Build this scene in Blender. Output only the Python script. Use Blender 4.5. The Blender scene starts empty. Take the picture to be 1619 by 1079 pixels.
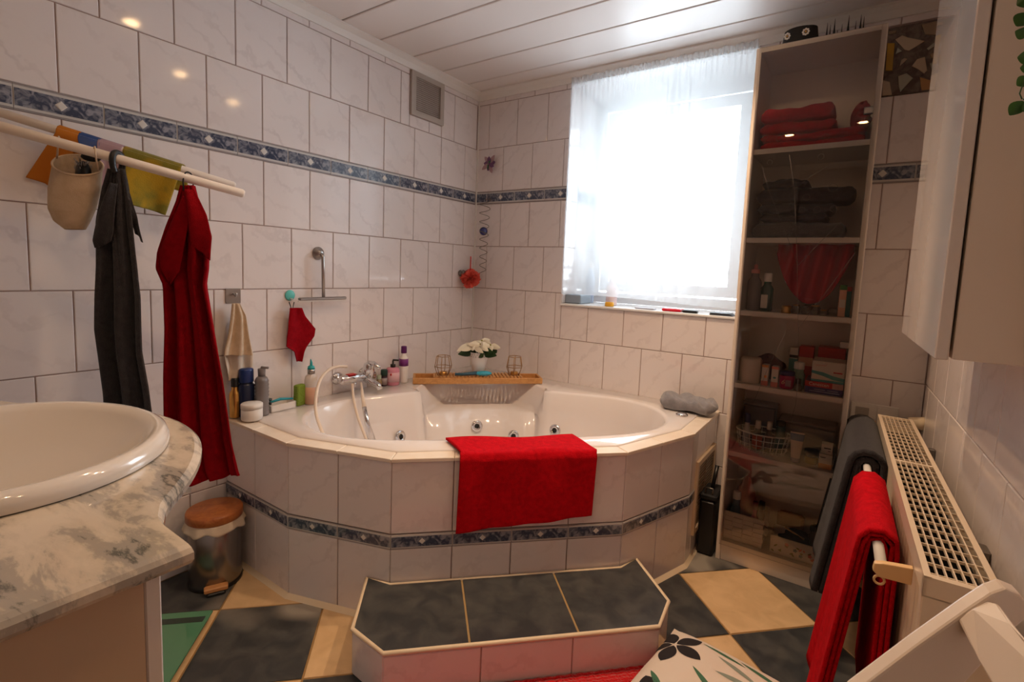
import bpy, bmesh, math, random
from mathutils import Vector, Matrix
random.seed(7)
D = bpy.data
COL = bpy.context.scene.collection
SC = bpy.context.scene
PI = math.pi

# ------------------------------------------------------------------ camera
F, PPX, PPY = 790.294, 3.056, -36.39
CAMP = Vector((1.95176, -2.39155, 1.15383))
YAW, PITCH, ROLL = .601168, -.095275, -.039696
RC = Matrix.Rotation(YAW, 3, 'Z') @ Matrix.Rotation(PITCH, 3, 'X') @ Matrix.Rotation(ROLL, 3, 'Y')
cam_d = D.cameras.new('camera'); cam = D.objects.new('camera', cam_d); COL.objects.link(cam)
cam_d.sensor_width = 36; cam_d.lens = F / 1619 * 36
cam_d.shift_x = -PPX / 1619; cam_d.shift_y = PPY / 1619
cam_d.clip_start = .02; cam_d.clip_end = 100
cam.matrix_world = Matrix.Translation(CAMP) @ (RC @ Matrix.Rotation(PI / 2, 3, 'X')).to_4x4()
SC.camera = cam
SC.view_settings.view_transform = 'Standard'; SC.view_settings.look = 'None'
SC.view_settings.gamma = 1; SC.view_settings.use_curve_mapping = False
SC.view_settings.exposure = 0.0

# ------------------------------------------------------------------ daylight
w = D.worlds.new('world'); SC.world = w; w.use_nodes = True
bg = w.node_tree.nodes['Background']; bg.inputs[0].default_value = (.82, .91, 1, 1); bg.inputs[1].default_value = 21.0
pl_ = D.lights.new('window_portal', 'AREA'); pl_.shape = 'RECTANGLE'; pl_.size = .95; pl_.size_y = 1.2; pl_.cycles.is_portal = True
po = D.objects.new('window_portal', pl_); COL.objects.link(po); po.location = (1.08, .48, 1.56); po.rotation_euler = (-PI / 2, 0, 0)

# ------------------------------------------------------------------ ceiling spots (recessed halogen lamps)
SPOTS = [(.81, -1.46), (1.30, -1.07), (1.546, -.66), (1.45, -2.25), (.75, -2.25), (1.88, -2.12)]
SPOT_W = [15, 26, 42, 4, 3, 1.5]
for i, (x, y) in enumerate(SPOTS):
    l = D.lights.new('halogen_light', 'SPOT'); l.energy = SPOT_W[i]; l.color = (1, .68, .43)
    l.spot_size = math.radians(112); l.spot_blend = .9; l.shadow_soft_size = .025
    o = D.objects.new('halogen_light', l); COL.objects.link(o); o.location = (x, y, 2.168)

# ------------------------------------------------------------------ helpers
def ray(px, py):
    return RC @ Vector(((px - 809.5 - PPX) / F, 1, -(py - 539.5 - PPY) / F))
def on(px, py, ax, val):                       # the point of a plane x/y/z = val that a measured pixel shows
    a = 'xyz'.index(ax); d = ray(px, py); return CAMP + d * ((val - CAMP[a]) / d[a])
def onp(px, py, p, n):
    d = ray(px, py); p = Vector(p); n = Vector(n); return CAMP + d * ((p - CAMP).dot(n) / d.dot(n))

class M:
    def __init__(s): s.v = []; s.f = []; s.m = []; s.s = []
    def add(s, vs, fs, m=0, sm=False, mat=None):
        b = len(s.v)
        for p in vs:
            p = Vector(p); s.v.append(mat @ p if mat else p)
        for f in fs: s.f.append([b + i for i in f]); s.m.append(m); s.s.append(sm)
        return s
    def box(s, x0, y0, z0, x1, y1, z1, m=0, mat=None, bv=0):
        if bv:
            b = bv; vs = []
            prof = [(z0, b), (z0 + b, 0), (z1 - b, 0), (z1, b)]
            for z, i in prof:
                j = 0 if i == 0 else b
                for (x, y) in ((x0 + b, y0), (x1 - b, y0), (x1, y0 + b), (x1, y1 - b), (x1 - b, y1), (x0 + b, y1), (x0, y1 - b), (x0, y0 + b)):
                    cx, cy = (x0 + x1) / 2, (y0 + y1) / 2
                    vs.append((x - (j if x > cx else -j) * (1 if j else 0), y - (j if y > cy else -j) * (1 if j else 0), z))
            fs = [[k * 8 + i, k * 8 + (i + 1) % 8, (k + 1) * 8 + (i + 1) % 8, (k + 1) * 8 + i] for k in range(3) for i in range(8)]
            fs += [list(range(7, -1, -1)), list(range(24, 32))]
            return s.add(vs, fs, m, False, mat)
        vs = [(x, y, z) for z in (z0, z1) for x, y in ((x0, y0), (x1, y0), (x1, y1), (x0, y1))]
        return s.add(vs, [(3, 2, 1, 0), (4, 5, 6, 7), (0, 1, 5, 4), (1, 2, 6, 5), (2, 3, 7, 6), (3, 0, 4, 7)], m, False, mat)
    def prism(s, poly, z0, z1, m=0, mat=None, ch=0):
        n = len(poly)
        a = sum(poly[i][0] * poly[(i + 1) % n][1] - poly[(i + 1) % n][0] * poly[i][1] for i in range(n))
        if a < 0: poly = poly[::-1]
        if ch:
            cx = sum(p[0] for p in poly) / n; cy = sum(p[1] for p in poly) / n
            def sh(p):
                dx, dy = p[0] - cx, p[1] - cy; L = math.hypot(dx, dy) or 1; k = max(0, 1 - 1.3 * ch / L); return (cx + dx * k, cy + dy * k)
            vs = [(p[0], p[1], z0) for p in poly] + [(p[0], p[1], z1 - ch) for p in poly] + [(*sh(p), z1) for p in poly]
            fs = [[i, (i + 1) % n, n + (i + 1) % n, n + i] for i in range(n)] + [[n + i, n + (i + 1) % n, 2 * n + (i + 1) % n, 2 * n + i] for i in range(n)]
            fs += [list(range(n - 1, -1, -1)), list(range(2 * n, 3 * n))]
            return s.add(vs, fs, m, False, mat)
        vs = [(p[0], p[1], z0) for p in poly] + [(p[0], p[1], z1) for p in poly]
        fs = [[i, (i + 1) % n, n + (i + 1) % n, n + i] for i in range(n)] + [list(range(n - 1, -1, -1)), list(range(n, 2 * n))]
        return s.add(vs, fs, m, False, mat)
    def lathe(s, prof, c=(0, 0, 0), n=24, m=0, sm=True, mat=None, sx=1, sy=1):
        vs = []; fs = []
        for r, z in prof:
            for i in range(n):
                a = 2 * PI * i / n; vs.append((c[0] + r * math.cos(a) * sx, c[1] + r * math.sin(a) * sy, c[2] + z))
        k = len(prof)
        for j in range(k - 1):
            for i in range(n): fs.append([j * n + i, j * n + (i + 1) % n, (j + 1) * n + (i + 1) % n, (j + 1) * n + i])
        if prof[0][0] > 1e-6: fs.append(list(range(n - 1, -1, -1)))
        if prof[-1][0] > 1e-6: fs.append([(k - 1) * n + i for i in range(n)])
        return s.add(vs, fs, m, sm, mat)
    def tube(s, pts, r, n=10, m=0, closed=False, sm=True):
        pts = [Vector(p) for p in pts]; K = len(pts); up = None; rings = []
        for i, p in enumerate(pts):
            if closed: t = pts[(i + 1) % K] - pts[i - 1]
            else: t = pts[min(i + 1, K - 1)] - pts[max(i - 1, 0)]
            t.normalize()
            if up is None: up = t.orthogonal().normalized()
            up = (up - t * up.dot(t)); up = up.normalized() if up.length > 1e-6 else t.orthogonal().normalized()
            q = t.cross(up); rr = r[i] if isinstance(r, (list, tuple)) else r
            rings += [p + up * (rr * math.cos(2 * PI * j / n)) + q * (rr * math.sin(2 * PI * j / n)) for j in range(n)]
        fs = []
        for i in range(K if closed else K - 1):
            a, b = i * n, ((i + 1) % K) * n
            for j in range(n): fs.append([a + j, a + (j + 1) % n, b + (j + 1) % n, b + j])
        if not closed: fs += [list(range(n - 1, -1, -1)), [(K - 1) * n + j for j in range(n)]]
        return s.add(rings, fs, m, sm)
    def grid(s, nu, nv, fn, m=0, sm=True, wu=False):
        vs = [fn(u / (nu if wu else nu - 1), v / (nv - 1)) for v in range(nv) for u in range(nu)]
        fs = [[v * nu + u, v * nu + (u + 1) % nu, (v + 1) * nu + (u + 1) % nu, (v + 1) * nu + u] for v in range(nv - 1) for u in range(nu if wu else nu - 1)]
        return s.add(vs, fs, m, sm)
    def ball(s, c, r, n=12, m=0, sx=1, sy=1, sz=1):
        k = n // 2 + 1
        return s.lathe([(max(r * math.sin(PI * j / (k - 1)), 0), -r * sz * math.cos(PI * j / (k - 1))) for j in range(k)], c, n, m, True, None, sx, sy)
    def build(s, name, mats, parent=None, loc=None, solid=0, sub=0, bev=0, rot=None):
        if not isinstance(mats, (list, tuple)): mats = [mats]
        me = D.meshes.new(name); me.from_pydata([tuple(v) for v in s.v], [], s.f)
        for k in mats: me.materials.append(k)
        for p, mi, sm in zip(me.polygons, s.m, s.s): p.material_index = mi; p.use_smooth = sm
        me.update()
        o = D.objects.new(name, me); COL.objects.link(o)
        if loc is not None: o.location = loc
        if rot is not None: o.rotation_euler = rot
        if parent: o.parent = parent
        if solid: q = o.modifiers.new('s', 'SOLIDIFY'); q.thickness = solid; q.offset = 0
        if bev: q = o.modifiers.new('b', 'BEVEL'); q.width = bev; q.segments = 2; q.limit_method = 'ANGLE'
        if sub: q = o.modifiers.new('u', 'SUBSURF'); q.levels = sub; q.render_levels = sub
        return o

def tag(o, label, cat, group=None, kind=None):
    o['label'] = label; o['category'] = cat
    if group: o['group'] = group
    if kind: o['kind'] = kind
    return o
def thing(name, label, cat, loc=(0, 0, 0), rz=0, group=None):
    o = D.objects.new(name, None); COL.objects.link(o); o.location = loc; o.rotation_euler = (0, 0, rz); o.empty_display_size = .05
    return tag(o, label, cat, group)
def struct(o): o['kind'] = 'structure'; return o
def share(src, parent, loc, rot=None, name=None):
    o = src.copy(); COL.objects.link(o); o.parent = parent; o.location = loc
    if rot: o.rotation_euler = rot
    return o

# ------------------------------------------------------------------ materials
def mat(name, col, rough=.5, metal=0, spec=.5, bump=None, var=None, sheen=0, trans=0, ior=1.45, alpha=1, coat=0, emit=None):
    m = D.materials.new(name); m.use_nodes = True; nt = m.node_tree; b = nt.nodes['Principled BSDF']
    b.inputs['Base Color'].default_value = (*col, 1); b.inputs['Roughness'].default_value = rough; b.inputs['Metallic'].default_value = metal
    b.inputs['Specular IOR Level'].default_value = spec; b.inputs['IOR'].default_value = ior; b.inputs['Transmission Weight'].default_value = trans
    b.inputs['Alpha'].default_value = alpha; b.inputs['Coat Weight'].default_value = coat
    if sheen: b.inputs['Sheen Weight'].default_value = sheen; b.inputs['Sheen Roughness'].default_value = .5
    if emit: b.inputs['Emission Color'].default_value = (*emit[0], 1); b.inputs['Emission Strength'].default_value = emit[1]
    tc = nt.nodes.new('ShaderNodeTexCoord')
    if var:                                     # (second colour, scale, distortion/detail, threshold lo, hi)
        c2, sc, dist, lo, hi = var
        n = nt.nodes.new('ShaderNodeTexNoise'); n.inputs['Scale'].default_value = sc; n.inputs['Detail'].default_value = 6; n.inputs['Distortion'].default_value = dist
        nt.links.new(tc.outputs['Object'], n.inputs['Vector'])
        r = nt.nodes.new('ShaderNodeValToRGB'); r.color_ramp.elements[0].position = lo; r.color_ramp.elements[1].position = hi
        r.color_ramp.elements[0].color = (*col, 1); r.color_ramp.elements[1].color = (*c2, 1)
        nt.links.new(n.outputs['Fac'], r.inputs['Fac']); nt.links.new(r.outputs['Color'], b.inputs['Base Color'])
    if bump:
        sc, st, dist = bump
        n = nt.nodes.new('ShaderNodeTexNoise'); n.inputs['Scale'].default_value = sc; n.inputs['Detail'].default_value = 3
        nt.links.new(tc.outputs['Object'], n.inputs['Vector'])
        bp = nt.nodes.new('ShaderNodeBump'); bp.inputs['Strength'].default_value = st; bp.inputs['Distance'].default_value = dist
        nt.links.new(n.outputs['Fac'], bp.inputs['Height']); nt.links.new(bp.outputs['Normal'], b.inputs['Normal'])
    return m
def link(nt, a, b): nt.links.new(a, b)
def veined(name, base, vein, rough, scale, rotz, width, dark=None, worldc=True, spec=.5):
    """glazed stone: thin wavy veins running one way over a cloudy base"""
    m = D.materials.new(name); m.use_nodes = True; nt = m.node_tree; N = nt.nodes; b = N['Principled BSDF']
    b.inputs['Roughness'].default_value = rough; b.inputs['Specular IOR Level'].default_value = spec
    geo = N.new('ShaderNodeNewGeometry'); mp = N.new('ShaderNodeMapping'); mp.inputs['Rotation'].default_value = rotz
    mp.inputs['Scale'].default_value = (1, 1, 1)
    link(nt, geo.outputs['Position'], mp.inputs['Vector'])
    wv = N.new('ShaderNodeTexWave'); wv.wave_type = 'BANDS'; wv.bands_direction = 'Z'; wv.inputs['Scale'].default_value = scale
    wv.inputs['Distortion'].default_value = 9; wv.inputs['Detail'].default_value = 4; wv.inputs['Detail Scale'].default_value = 1.6; wv.inputs['Detail Roughness'].default_value = .65
    link(nt, mp.outputs[0], wv.inputs['Vector'])
    r = N.new('ShaderNodeValToRGB'); e = r.color_ramp.elements; e[0].position = 0; e[0].color = (1, 1, 1, 1); e[1].position = width; e[1].color = (0, 0, 0, 1)
    link(nt, wv.outputs['Fac'], r.inputs['Fac'])
    n = N.new('ShaderNodeTexNoise'); n.inputs['Scale'].default_value = 7; n.inputs['Detail'].default_value = 5; link(nt, geo.outputs['Position'], n.inputs['Vector'])
    n2 = N.new('ShaderNodeMapRange'); n2.inputs[1].default_value = .35; n2.inputs[2].default_value = .7; link(nt, n.outputs['Fac'], n2.inputs[0])
    mu = N.new('ShaderNodeMath'); mu.operation = 'MULTIPLY'; link(nt, r.outputs['Color'], mu.inputs[0]); link(nt, n2.outputs[0], mu.inputs[1])
    mx = N.new('ShaderNodeMix'); mx.data_type = 'RGBA'; mx.inputs[6].default_value = (*base, 1); mx.inputs[7].default_value = (*vein, 1)
    link(nt, mu.outputs[0], mx.inputs[0])
    out = mx.outputs[2]
    if dark:
        m2 = N.new('ShaderNodeMix'); m2.data_type = 'RGBA'; m2.inputs[7].default_value = (*dark, 1)
        n3 = N.new('ShaderNodeTexNoise'); n3.inputs['Scale'].default_value = 3.2; n3.inputs['Detail'].default_value = 7; n3.inputs['Distortion'].default_value = 1.2
        link(nt, geo.outputs['Position'], n3.inputs['Vector'])
        r3 = N.new('ShaderNodeMapRange'); r3.inputs[1].default_value = .5; r3.inputs[2].default_value = .68; link(nt, n3.outputs['Fac'], r3.inputs[0])
        link(nt, r3.outputs[0], m2.inputs[0]); link(nt, out, m2.inputs[6]); out = m2.outputs[2]
    link(nt, out, b.inputs['Base Color'])
    return m

TILE = veined('white_glazed_tile', (.82, .762, .75), (.73, .67, .66), .085, 4.2, (.5, .75, .6), .20, spec=.5)
GROUT = mat('grey_brown_grout', (.40, .28, .25), .85)
CREAM = mat('cream_edging', (.84, .70, .50), .35)
LEDGE = mat('cream_ledge_tile', (.86, .76, .64), .25, var=((.80, .68, .55), 8, .5, .4, .7))
PALE = mat('pale_border_lines', (.62, .60, .58), .2)
GREYLINE = mat('grey_border_edge', (.32, .29, .29), .3)
BLUE = mat('blue_marbled_glaze', (.05, .065, .11), .12, var=((.32, .33, .38), 45, 1.5, .40, .66), coat=.3)
DIAM = mat('pearl_diamond_glaze', (.72, .70, .66), .15)
def darkstone(name, a, b2, c3):
    m = mat(name, a, .28, var=(b2, 14, .6, .38, .66)); nt = m.node_tree; N = nt.nodes; bs = N['Principled BSDF']
    ramp = [q for q in N if q.type == 'VALTORGB'][0]
    geo = N.new('ShaderNodeNewGeometry')
    mp = N.new('ShaderNodeMapping'); mp.inputs['Rotation'].default_value = (0, 0, .9); mp.inputs['Scale'].default_value = (26, 90, 26)
    link(nt, geo.outputs['Position'], mp.inputs['Vector'])
    n = N.new('ShaderNodeTexNoise'); n.inputs['Scale'].default_value = 1; n.inputs['Detail'].default_value = 2; n.inputs['Distortion'].default_value = 2.2
    link(nt, mp.outputs[0], n.inputs['Vector'])
    r = N.new('ShaderNodeMapRange'); r.inputs[1].default_value = .57; r.inputs[2].default_value = .68; link(nt, n.outputs['Fac'], r.inputs[0])
    mx = N.new('ShaderNodeMix'); mx.data_type = 'RGBA'; mx.inputs[7].default_value = (*c3, 1)
    link(nt, r.outputs[0], mx.inputs[0]); link(nt, ramp.outputs['Color'], mx.inputs[6]); link(nt, mx.outputs[2], bs.inputs['Base Color'])
    for q in N:
        if q.type == 'TEX_NOISE' and q is not n: link(nt, geo.outputs['Position'], q.inputs['Vector'])
    return m
DSTONE = darkstone('dark_blue_grey_stone_tile', (.046, .050, .055), (.088, .090, .088), (.36, .33, .28))
LSTONE = mat('cream_stone_floor_tile', (.80, .56, .31), .3, var=((.68, .46, .24), 14, .8, .35, .7))
FGROUT = mat('ochre_floor_grout', (.36, .22, .09), .8)
WPLAST = mat('white_plastic', (.80, .77, .73), .35)
WGLOSS = mat('white_gloss_acrylic', (.82, .77, .75), .12, coat=.5)
CERAM = mat('cream_white_ceramic', (.80, .74, .68), .08, coat=.6)
PANEL = mat('white_ceiling_panel', (.80, .74, .71), .34)
DARKGAP = mat('brown_panel_joint', (.22, .15, .11), .8)
PAINT = mat('white_furniture_laminate', (.80, .71, .62), .38)
GLOSSW = mat('high_gloss_white_front', (.76, .70, .66), .07, coat=.5)
CHROME = mat('chrome', (.75, .75, .76), .1, 1)
STEEL = mat('brushed_steel', (.42, .39, .37), .3, 1)
DKSTEEL = mat('aged_grey_metal', (.22, .20, .18), .4, .9)
BLACK = mat('black_plastic', (.012, .012, .013), .35)
BLACKM = mat('matt_black', (.01, .01, .011), .7)
def terry(name, c, c2, sh=.5): return mat(name, c, .95, spec=.1, bump=(420, .9, .004), var=(c2, 60, .3, .35, .7), sheen=sh)
RED = terry('red_terry_cloth', (.62, .004, .012), (.46, .003, .009), .0)
DRED = terry('deep_red_terry_cloth', (.34, .004, .010), (.26, .003, .008), .0)
GREY = terry('charcoal_terry_cloth', (.048, .045, .050), (.032, .030, .035), .15)
LGREY = terry('light_grey_cloth', (.30, .28, .29), (.22, .21, .22))
BEIGE = mat('beige_linen', (.66, .52, .38), .95, spec=.1, bump=(300, .5, .002), var=((.56, .42, .28), 40, .3, .3, .7))
WOODL = mat('bamboo_wood', (.62, .32, .11), .45, var=((.50, .24, .08), 30, 2, .35, .65))
WOODR = mat('reddish_wood', (.50, .17, .045), .35, var=((.38, .11, .03), 18, 3, .4, .65))
WHITE = mat('white_matt', (.80, .76, .72), .5)
GOLD = mat('gold_metal', (.75, .42, .12), .28, 1)
MARBLE = None
def marble():
    m = D.materials.new('polished_marble'); m.use_nodes = True; nt = m.node_tree; N = nt.nodes; b = N['Principled BSDF']
    b.inputs['Roughness'].default_value = .12; b.inputs['Coat Weight'].default_value = .3
    geo = N.new('ShaderNodeNewGeometry'); mp = N.new('ShaderNodeMapping'); mp.inputs['Rotation'].default_value = (0, 0, -.5); mp.inputs['Scale'].default_value = (5.5, 15, 7)
    link(nt, geo.outputs['Position'], mp.inputs['Vector'])
    n = N.new('ShaderNodeTexNoise'); n.inputs['Scale'].default_value = 1.3; n.inputs['Detail'].default_value = 8; n.inputs['Roughness'].default_value = .62; n.inputs['Distortion'].default_value = .25
    link(nt, mp.outputs[0], n.inputs['Vector'])
    r = N.new('ShaderNodeValToRGB'); e = r.color_ramp.elements
    e[0].position = .42; e[0].color = (.70, .60, .48, 1); e[1].position = .56; e[1].color = (.42, .37, .31, 1)
    for p, c in ((.51, (.62, .53, .42)), (.61, (.40, .36, .31)), (.65, (.13, .13, .12)), (.69, (.42, .37, .31))):
        q = e.new(p); q.color = (*c, 1)
    link(nt, n.outputs['Fac'], r.inputs['Fac']); link(nt, r.outputs['Color'], b.inputs['Base Color'])
    return m
MARBLE = marble()
def glassy(name, tint, gloss=.12, rough=.02):
    m = D.materials.new(name); m.use_nodes = True; nt = m.node_tree; N = nt.nodes
    for q in list(N):
        if q.type != 'OUTPUT_MATERIAL': N.remove(q)
    out = [q for q in N if q.type == 'OUTPUT_MATERIAL'][0]
    t = N.new('ShaderNodeBsdfTransparent'); t.inputs[0].default_value = (*tint, 1)
    g = N.new('ShaderNodeBsdfGlossy'); g.inputs['Roughness'].default_value = rough
    fr = N.new('ShaderNodeFresnel'); fr.inputs[0].default_value = 1.5
    mx = N.new('ShaderNodeMixShader'); link(nt, fr.outputs[0], mx.inputs[0]); link(nt, t.outputs[0], mx.inputs[1]); link(nt, g.outputs[0], mx.inputs[2])
    link(nt, mx.outputs[0], out.inputs[0]); return m
GLASS = glassy('clear_glass', (.90, .92, .92))
DOORGLASS = glassy('smoked_door_glass', (.95, .94, .93))
def sheer():
    m = D.materials.new('sheer_white_voile'); m.use_nodes = True; nt = m.node_tree; N = nt.nodes
    for q in list(N):
        if q.type != 'OUTPUT_MATERIAL': N.remove(q)
    out = [q for q in N if q.type == 'OUTPUT_MATERIAL'][0]
    t = N.new('ShaderNodeBsdfTransparent'); t.inputs[0].default_value = (1, 1, 1, 1)
    d = N.new('ShaderNodeBsdfDiffuse'); d.inputs[0].default_value = (.9, .9, .9, 1)
    l = N.new('ShaderNodeBsdfTranslucent'); l.inputs[0].default_value = (.92, .94, .96, 1)
    a = N.new('ShaderNodeMixShader'); a.inputs[0].default_value = .6; link(nt, d.outputs[0], a.inputs[1]); link(nt, l.outputs[0], a.inputs[2])
    mx = N.new('ShaderNodeMixShader'); mx.inputs[0].default_value = .40; link(nt, t.outputs[0], mx.inputs[1]); link(nt, a.outputs[0], mx.inputs[2])
    link(nt, mx.outputs[0], out.inputs[0]); return m
SHEER = sheer()

# ------------------------------------------------------------------ room data
XR, SLOPE, YB = 2.186, .027, -2.62             # right wall leans outward a little along its length
def wx(y): return XR - SLOPE * y
H = 2.185
z5 = .7895; z4 = z5 + .25; z3 = z5 + .5; zb = z5 + .75; za = zb + .072; z1 = za + .25; zT = z1 + .2527
TW = .2003; J = .0016                           # tile width, half joint
ROWS = [(0, .0395, 9), (.0395, .2895, 8), (.2895, .5395, 7), (.5395, z5, 6), (z5, z4, 5), (z4, z3, 4), (z3, zb, 3), (zb, za, 'b'), (za, z1, 2), (z1, zT, 1), (zT, H, 0)]
OFFL = {0: .114, 1: .2119, 2: .1137, 3: .1109, 4: .1956, 5: .1016, 6: .1956, 7: .1016, 8: .1956, 9: .1016}
OFFB = {0: .1916, 1: .0817, 2: .1916, 3: .1868, 4: .0920, 5: .1821, 6: .0852, 7: .1821, 8: .0852, 9: .1821}
tile_cache = {}
def tile_mesh(w_, h_):
    k = (round(w_, 3), round(h_, 3))
    if k not in tile_cache:                     # local: x along the wall, y = out of the wall (towards -y), z up
        m = M(); b = .0018; t = .004
        vs = [(0, 0, 0), (w_, 0, 0), (w_, 0, h_), (0, 0, h_), (0, -t + b, 0), (w_, -t + b, 0), (w_, -t + b, h_), (0, -t + b, h_),
              (b, -t, b), (w_ - b, -t, b), (w_ - b, -t, h_ - b), (b, -t, h_ - b)]
        m.add(vs, [(0, 1, 5, 4), (1, 2, 6, 5), (2, 3, 7, 6), (3, 0, 4, 7), (4, 5, 9, 8), (5, 6, 10, 9), (6, 7, 11, 10), (7, 4, 8, 11), (8, 9, 10, 11)])
        me = D.meshes.new('tile'); me.from_pydata([tuple(v) for v in m.v], [], m.f); me.materials.append(TILE); tile_cache[k] = me
    return tile_cache[k]
border_cache = {}
def border_mesh(w_, h_, dc, diamond=True):
    k = (round(w_, 3), round(h_, 3), round(dc, 3), diamond)
    if k not in border_cache:
        m = M(); H_ = h_
        m.box(0, -.0035, 0, w_, 0, H_, 3)                      # body / grey edge lines
        m.box(0, -.0055, H_ * .07, w_, -.0035, H_ * .93, 0)     # pale frame
        m.box(.002, -.0068, H_ * .17, w_ - .002, -.0055, H_ * .83, 1)   # blue field
        q = H_ * .2
        if diamond and q < dc < w_ - q:
            m.add([(dc - q, -.0068, H_ / 2), (dc, -.0068, H_ / 2 - q), (dc + q, -.0068, H_ / 2), (dc, -.0068, H_ / 2 + q), (dc - q * .8, -.0078, H_ / 2), (dc, -.0078, H_ / 2 - q * .8), (dc + q * .8, -.0078, H_ / 2), (dc, -.0078, H_ / 2 + q * .8)],
                  [(4, 5, 6, 7), (0, 1, 5, 4), (1, 2, 6, 5), (2, 3, 7, 6), (3, 0, 4, 7)], 2)
        me = D.meshes.new('border_tile'); me.from_pydata([tuple(v) for v in m.v], [], m.f)
        for q_ in (PALE, BLUE, DIAM, GREYLINE): me.materials.append(q_)
        for p, mi in zip(me.polygons, m.m): p.material_index = mi
        border_cache[k] = me
    return border_cache[k]
def put(me, name, parent, origin, ang):
    o = D.objects.new(name, me); COL.objects.link(o); o.parent = parent; o.location = origin; o.rotation_euler = (0, 0, ang); return o
def tile_run(parent, length, off, z0, z1_, place, holes=(), border=False, pitch=TW):
    """tiles along one row; place(s) -> origin and angle for the tile whose start is s"""
    s = off - pitch if off > .004 else off
    while s < length - .004:
        a, b = max(s, 0), min(s + pitch, length)
        segs = [(a, b, z0, z1_)]
        for (h0, h1, g0, g1) in holes:
            ns = []
            for (p, q, c, d) in segs:
                if q <= h0 or p >= h1 or d <= g0 + .001 or c >= g1 - .001: ns.append((p, q, c, d)); continue
                if p < h0: ns.append((p, h0, c, d))
                if q > h1: ns.append((h1, q, c, d))
                mp, mq = max(p, h0), min(q, h1)
                if c < g0: ns.append((mp, mq, c, g0))
                if d > g1: ns.append((mp, mq, g1, d))
            segs = ns
        for (p, q, c, d) in segs:
            if q - p < .008 or d - c < .008: continue
            o, ang = place(p + J, q - J)
            if border: put(border_mesh(q - p - 2 * J * .4, d - c, (s + q) / 2 - p if False else s + pitch / 2 - p), 'border_tile', parent, (o[0], o[1], c), ang)
            else: put(tile_mesh(q - p - 2 * J, d - c - 2 * J), 'tile', parent, (o[0], o[1], c + J), ang)
        s += pitch

# walls -------------------------------------------------------------
wl = struct(M().box(-.12, YB - .12, 0, -.004, .0, H + .05).build('wall_left', GROUT))
for z0, z1_, r in ROWS:
    tile_run(wl, -YB, OFFL[r if r != 'b' else 1], z0, z1_, lambda p, q: ((0 - .004, -p if False else -q, 0), PI / 2), [(.316, .553, 1.921, 2.14)], border=(r == 'b'))
# local x axis rotated +90deg runs along +y, outward normal local -y -> +x (into the room)
WX0, WX1, WZ0, WZ1, WD = .62, 1.52, .985, 2.135, .34      # window opening
wbm = M()
wbm.box(-.12, .004, 0, WX0, .45, H + .05); wbm.box(WX1, .004, 0, XR + .3, .45, H + .05)
wbm.box(WX0, .004, 0, WX1, .45, WZ0 - .012); wbm.box(WX0, .004, WZ1, WX1, .45, H + .05)
wb = struct(wbm.build('wall_back', GROUT))
MOS = (1.915, 2.112, 1.861, 2.108)
for z0, z1_, r in ROWS:
    tile_run(wb, XR, OFFB[r if r != 'b' else 1], z0, z1_, lambda p, q: ((p, .004, 0), 0), [(WX0, WX1, WZ0 - .012, WZ1), MOS], border=(r == 'b'))
# right wall (yawed a little)
ang = math.atan(SLOPE)
LR = -YB / math.cos(ang)
wr = D.objects.new('wall_right', M().box(0, 0.0, 0, LR + .1, .12, H + .05).build('tmp', GROUT).data)
D.objects.remove(D.objects['tmp']); COL.objects.link(wr); struct(wr)
wr.location = (XR + .004, 0, 0); wr.rotation_euler = (0, 0, -PI / 2 + ang)
for z0, z1_, r in ROWS:
    tile_run(wr, LR, {0: .19, 1: .09, 2: .19, 3: .19, 4: .09, 5: .19, 6: .09, 7: .19, 8: .09, 9: .19, 'b': .09}[r], z0, z1_, lambda p, q: ((p, 0, 0), 0), [], border=(r == 'b'))
# unseen wall and door behind the camera, coloured dark to cut bounce light
wfm = M(); wfm.box(-.12, YB - .12, 0, 1.5, YB, H + .05); wfm.box(2.3, YB - .12, 0, 2.5, YB, H + .05); wfm.box(1.5, YB - .12, 2.0, 2.3, YB, H + .05)
struct(wfm.build('wall_front', mat('bounce_cutting_taupe', (.30, .22, .17), .8)))
dr = struct(M().box(1.5, YB - .1, 0, 2.3, YB - .06, 2.0, bv=.003).build('door_1', mat('bounce_cutting_brown_veneer', (.20, .10, .05), .4)))
M().lathe([(.012, 0), (.012, .05)], (1.58, YB - .06, 1.02), 12, mat=Matrix.Identity(4)).tube([(1.58, YB - .055, 1.02), (1.58, YB - .01, 1.02), (1.68, YB - .01, 1.02)], .009).build('door_handle', CHROME, dr)

# floor: slab and tiles laid on the diagonal ------------------------
fl = struct(M().box(-.12, YB - .12, -.1, 2.5, .4, -.003).build('floor', FGROUT))
def clip(poly, a, b, c):                        # keep a*x+b*y<=c
    out = []
    for i in range(len(poly)):
        p, q = poly[i], poly[(i + 1) % len(poly)]; dp = a * p[0] + b * p[1] - c; dq = a * q[0] + b * q[1] - c
        if dp <= 0: out.append(p)
        if dp * dq < 0: t = dp / (dp - dq); out.append((p[0] + t * (q[0] - p[0]), p[1] + t * (q[1] - p[1])))
    return out
GX, GY, GS = 1.7032, -.7090, .3293
c45, s45 = math.cos(math.radians(45.05)), math.sin(math.radians(45.05))
def gpt(i, j): return (GX + GS * (i * c45 - j * s45), GY + GS * (i * s45 + j * c45))
def inset(poly, d):
    n = len(poly); cx = sum(p[0] for p in poly) / n; cy = sum(p[1] for p in poly) / n
    return [(cx + (p[0] - cx) * (1 - 1.42 * d / max(math.hypot(p[0] - cx, p[1] - cy), .01)), cy + (p[1] - cy) * (1 - 1.42 * d / max(math.hypot(p[0] - cx, p[1] - cy), .01))) for p in poly]
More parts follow.
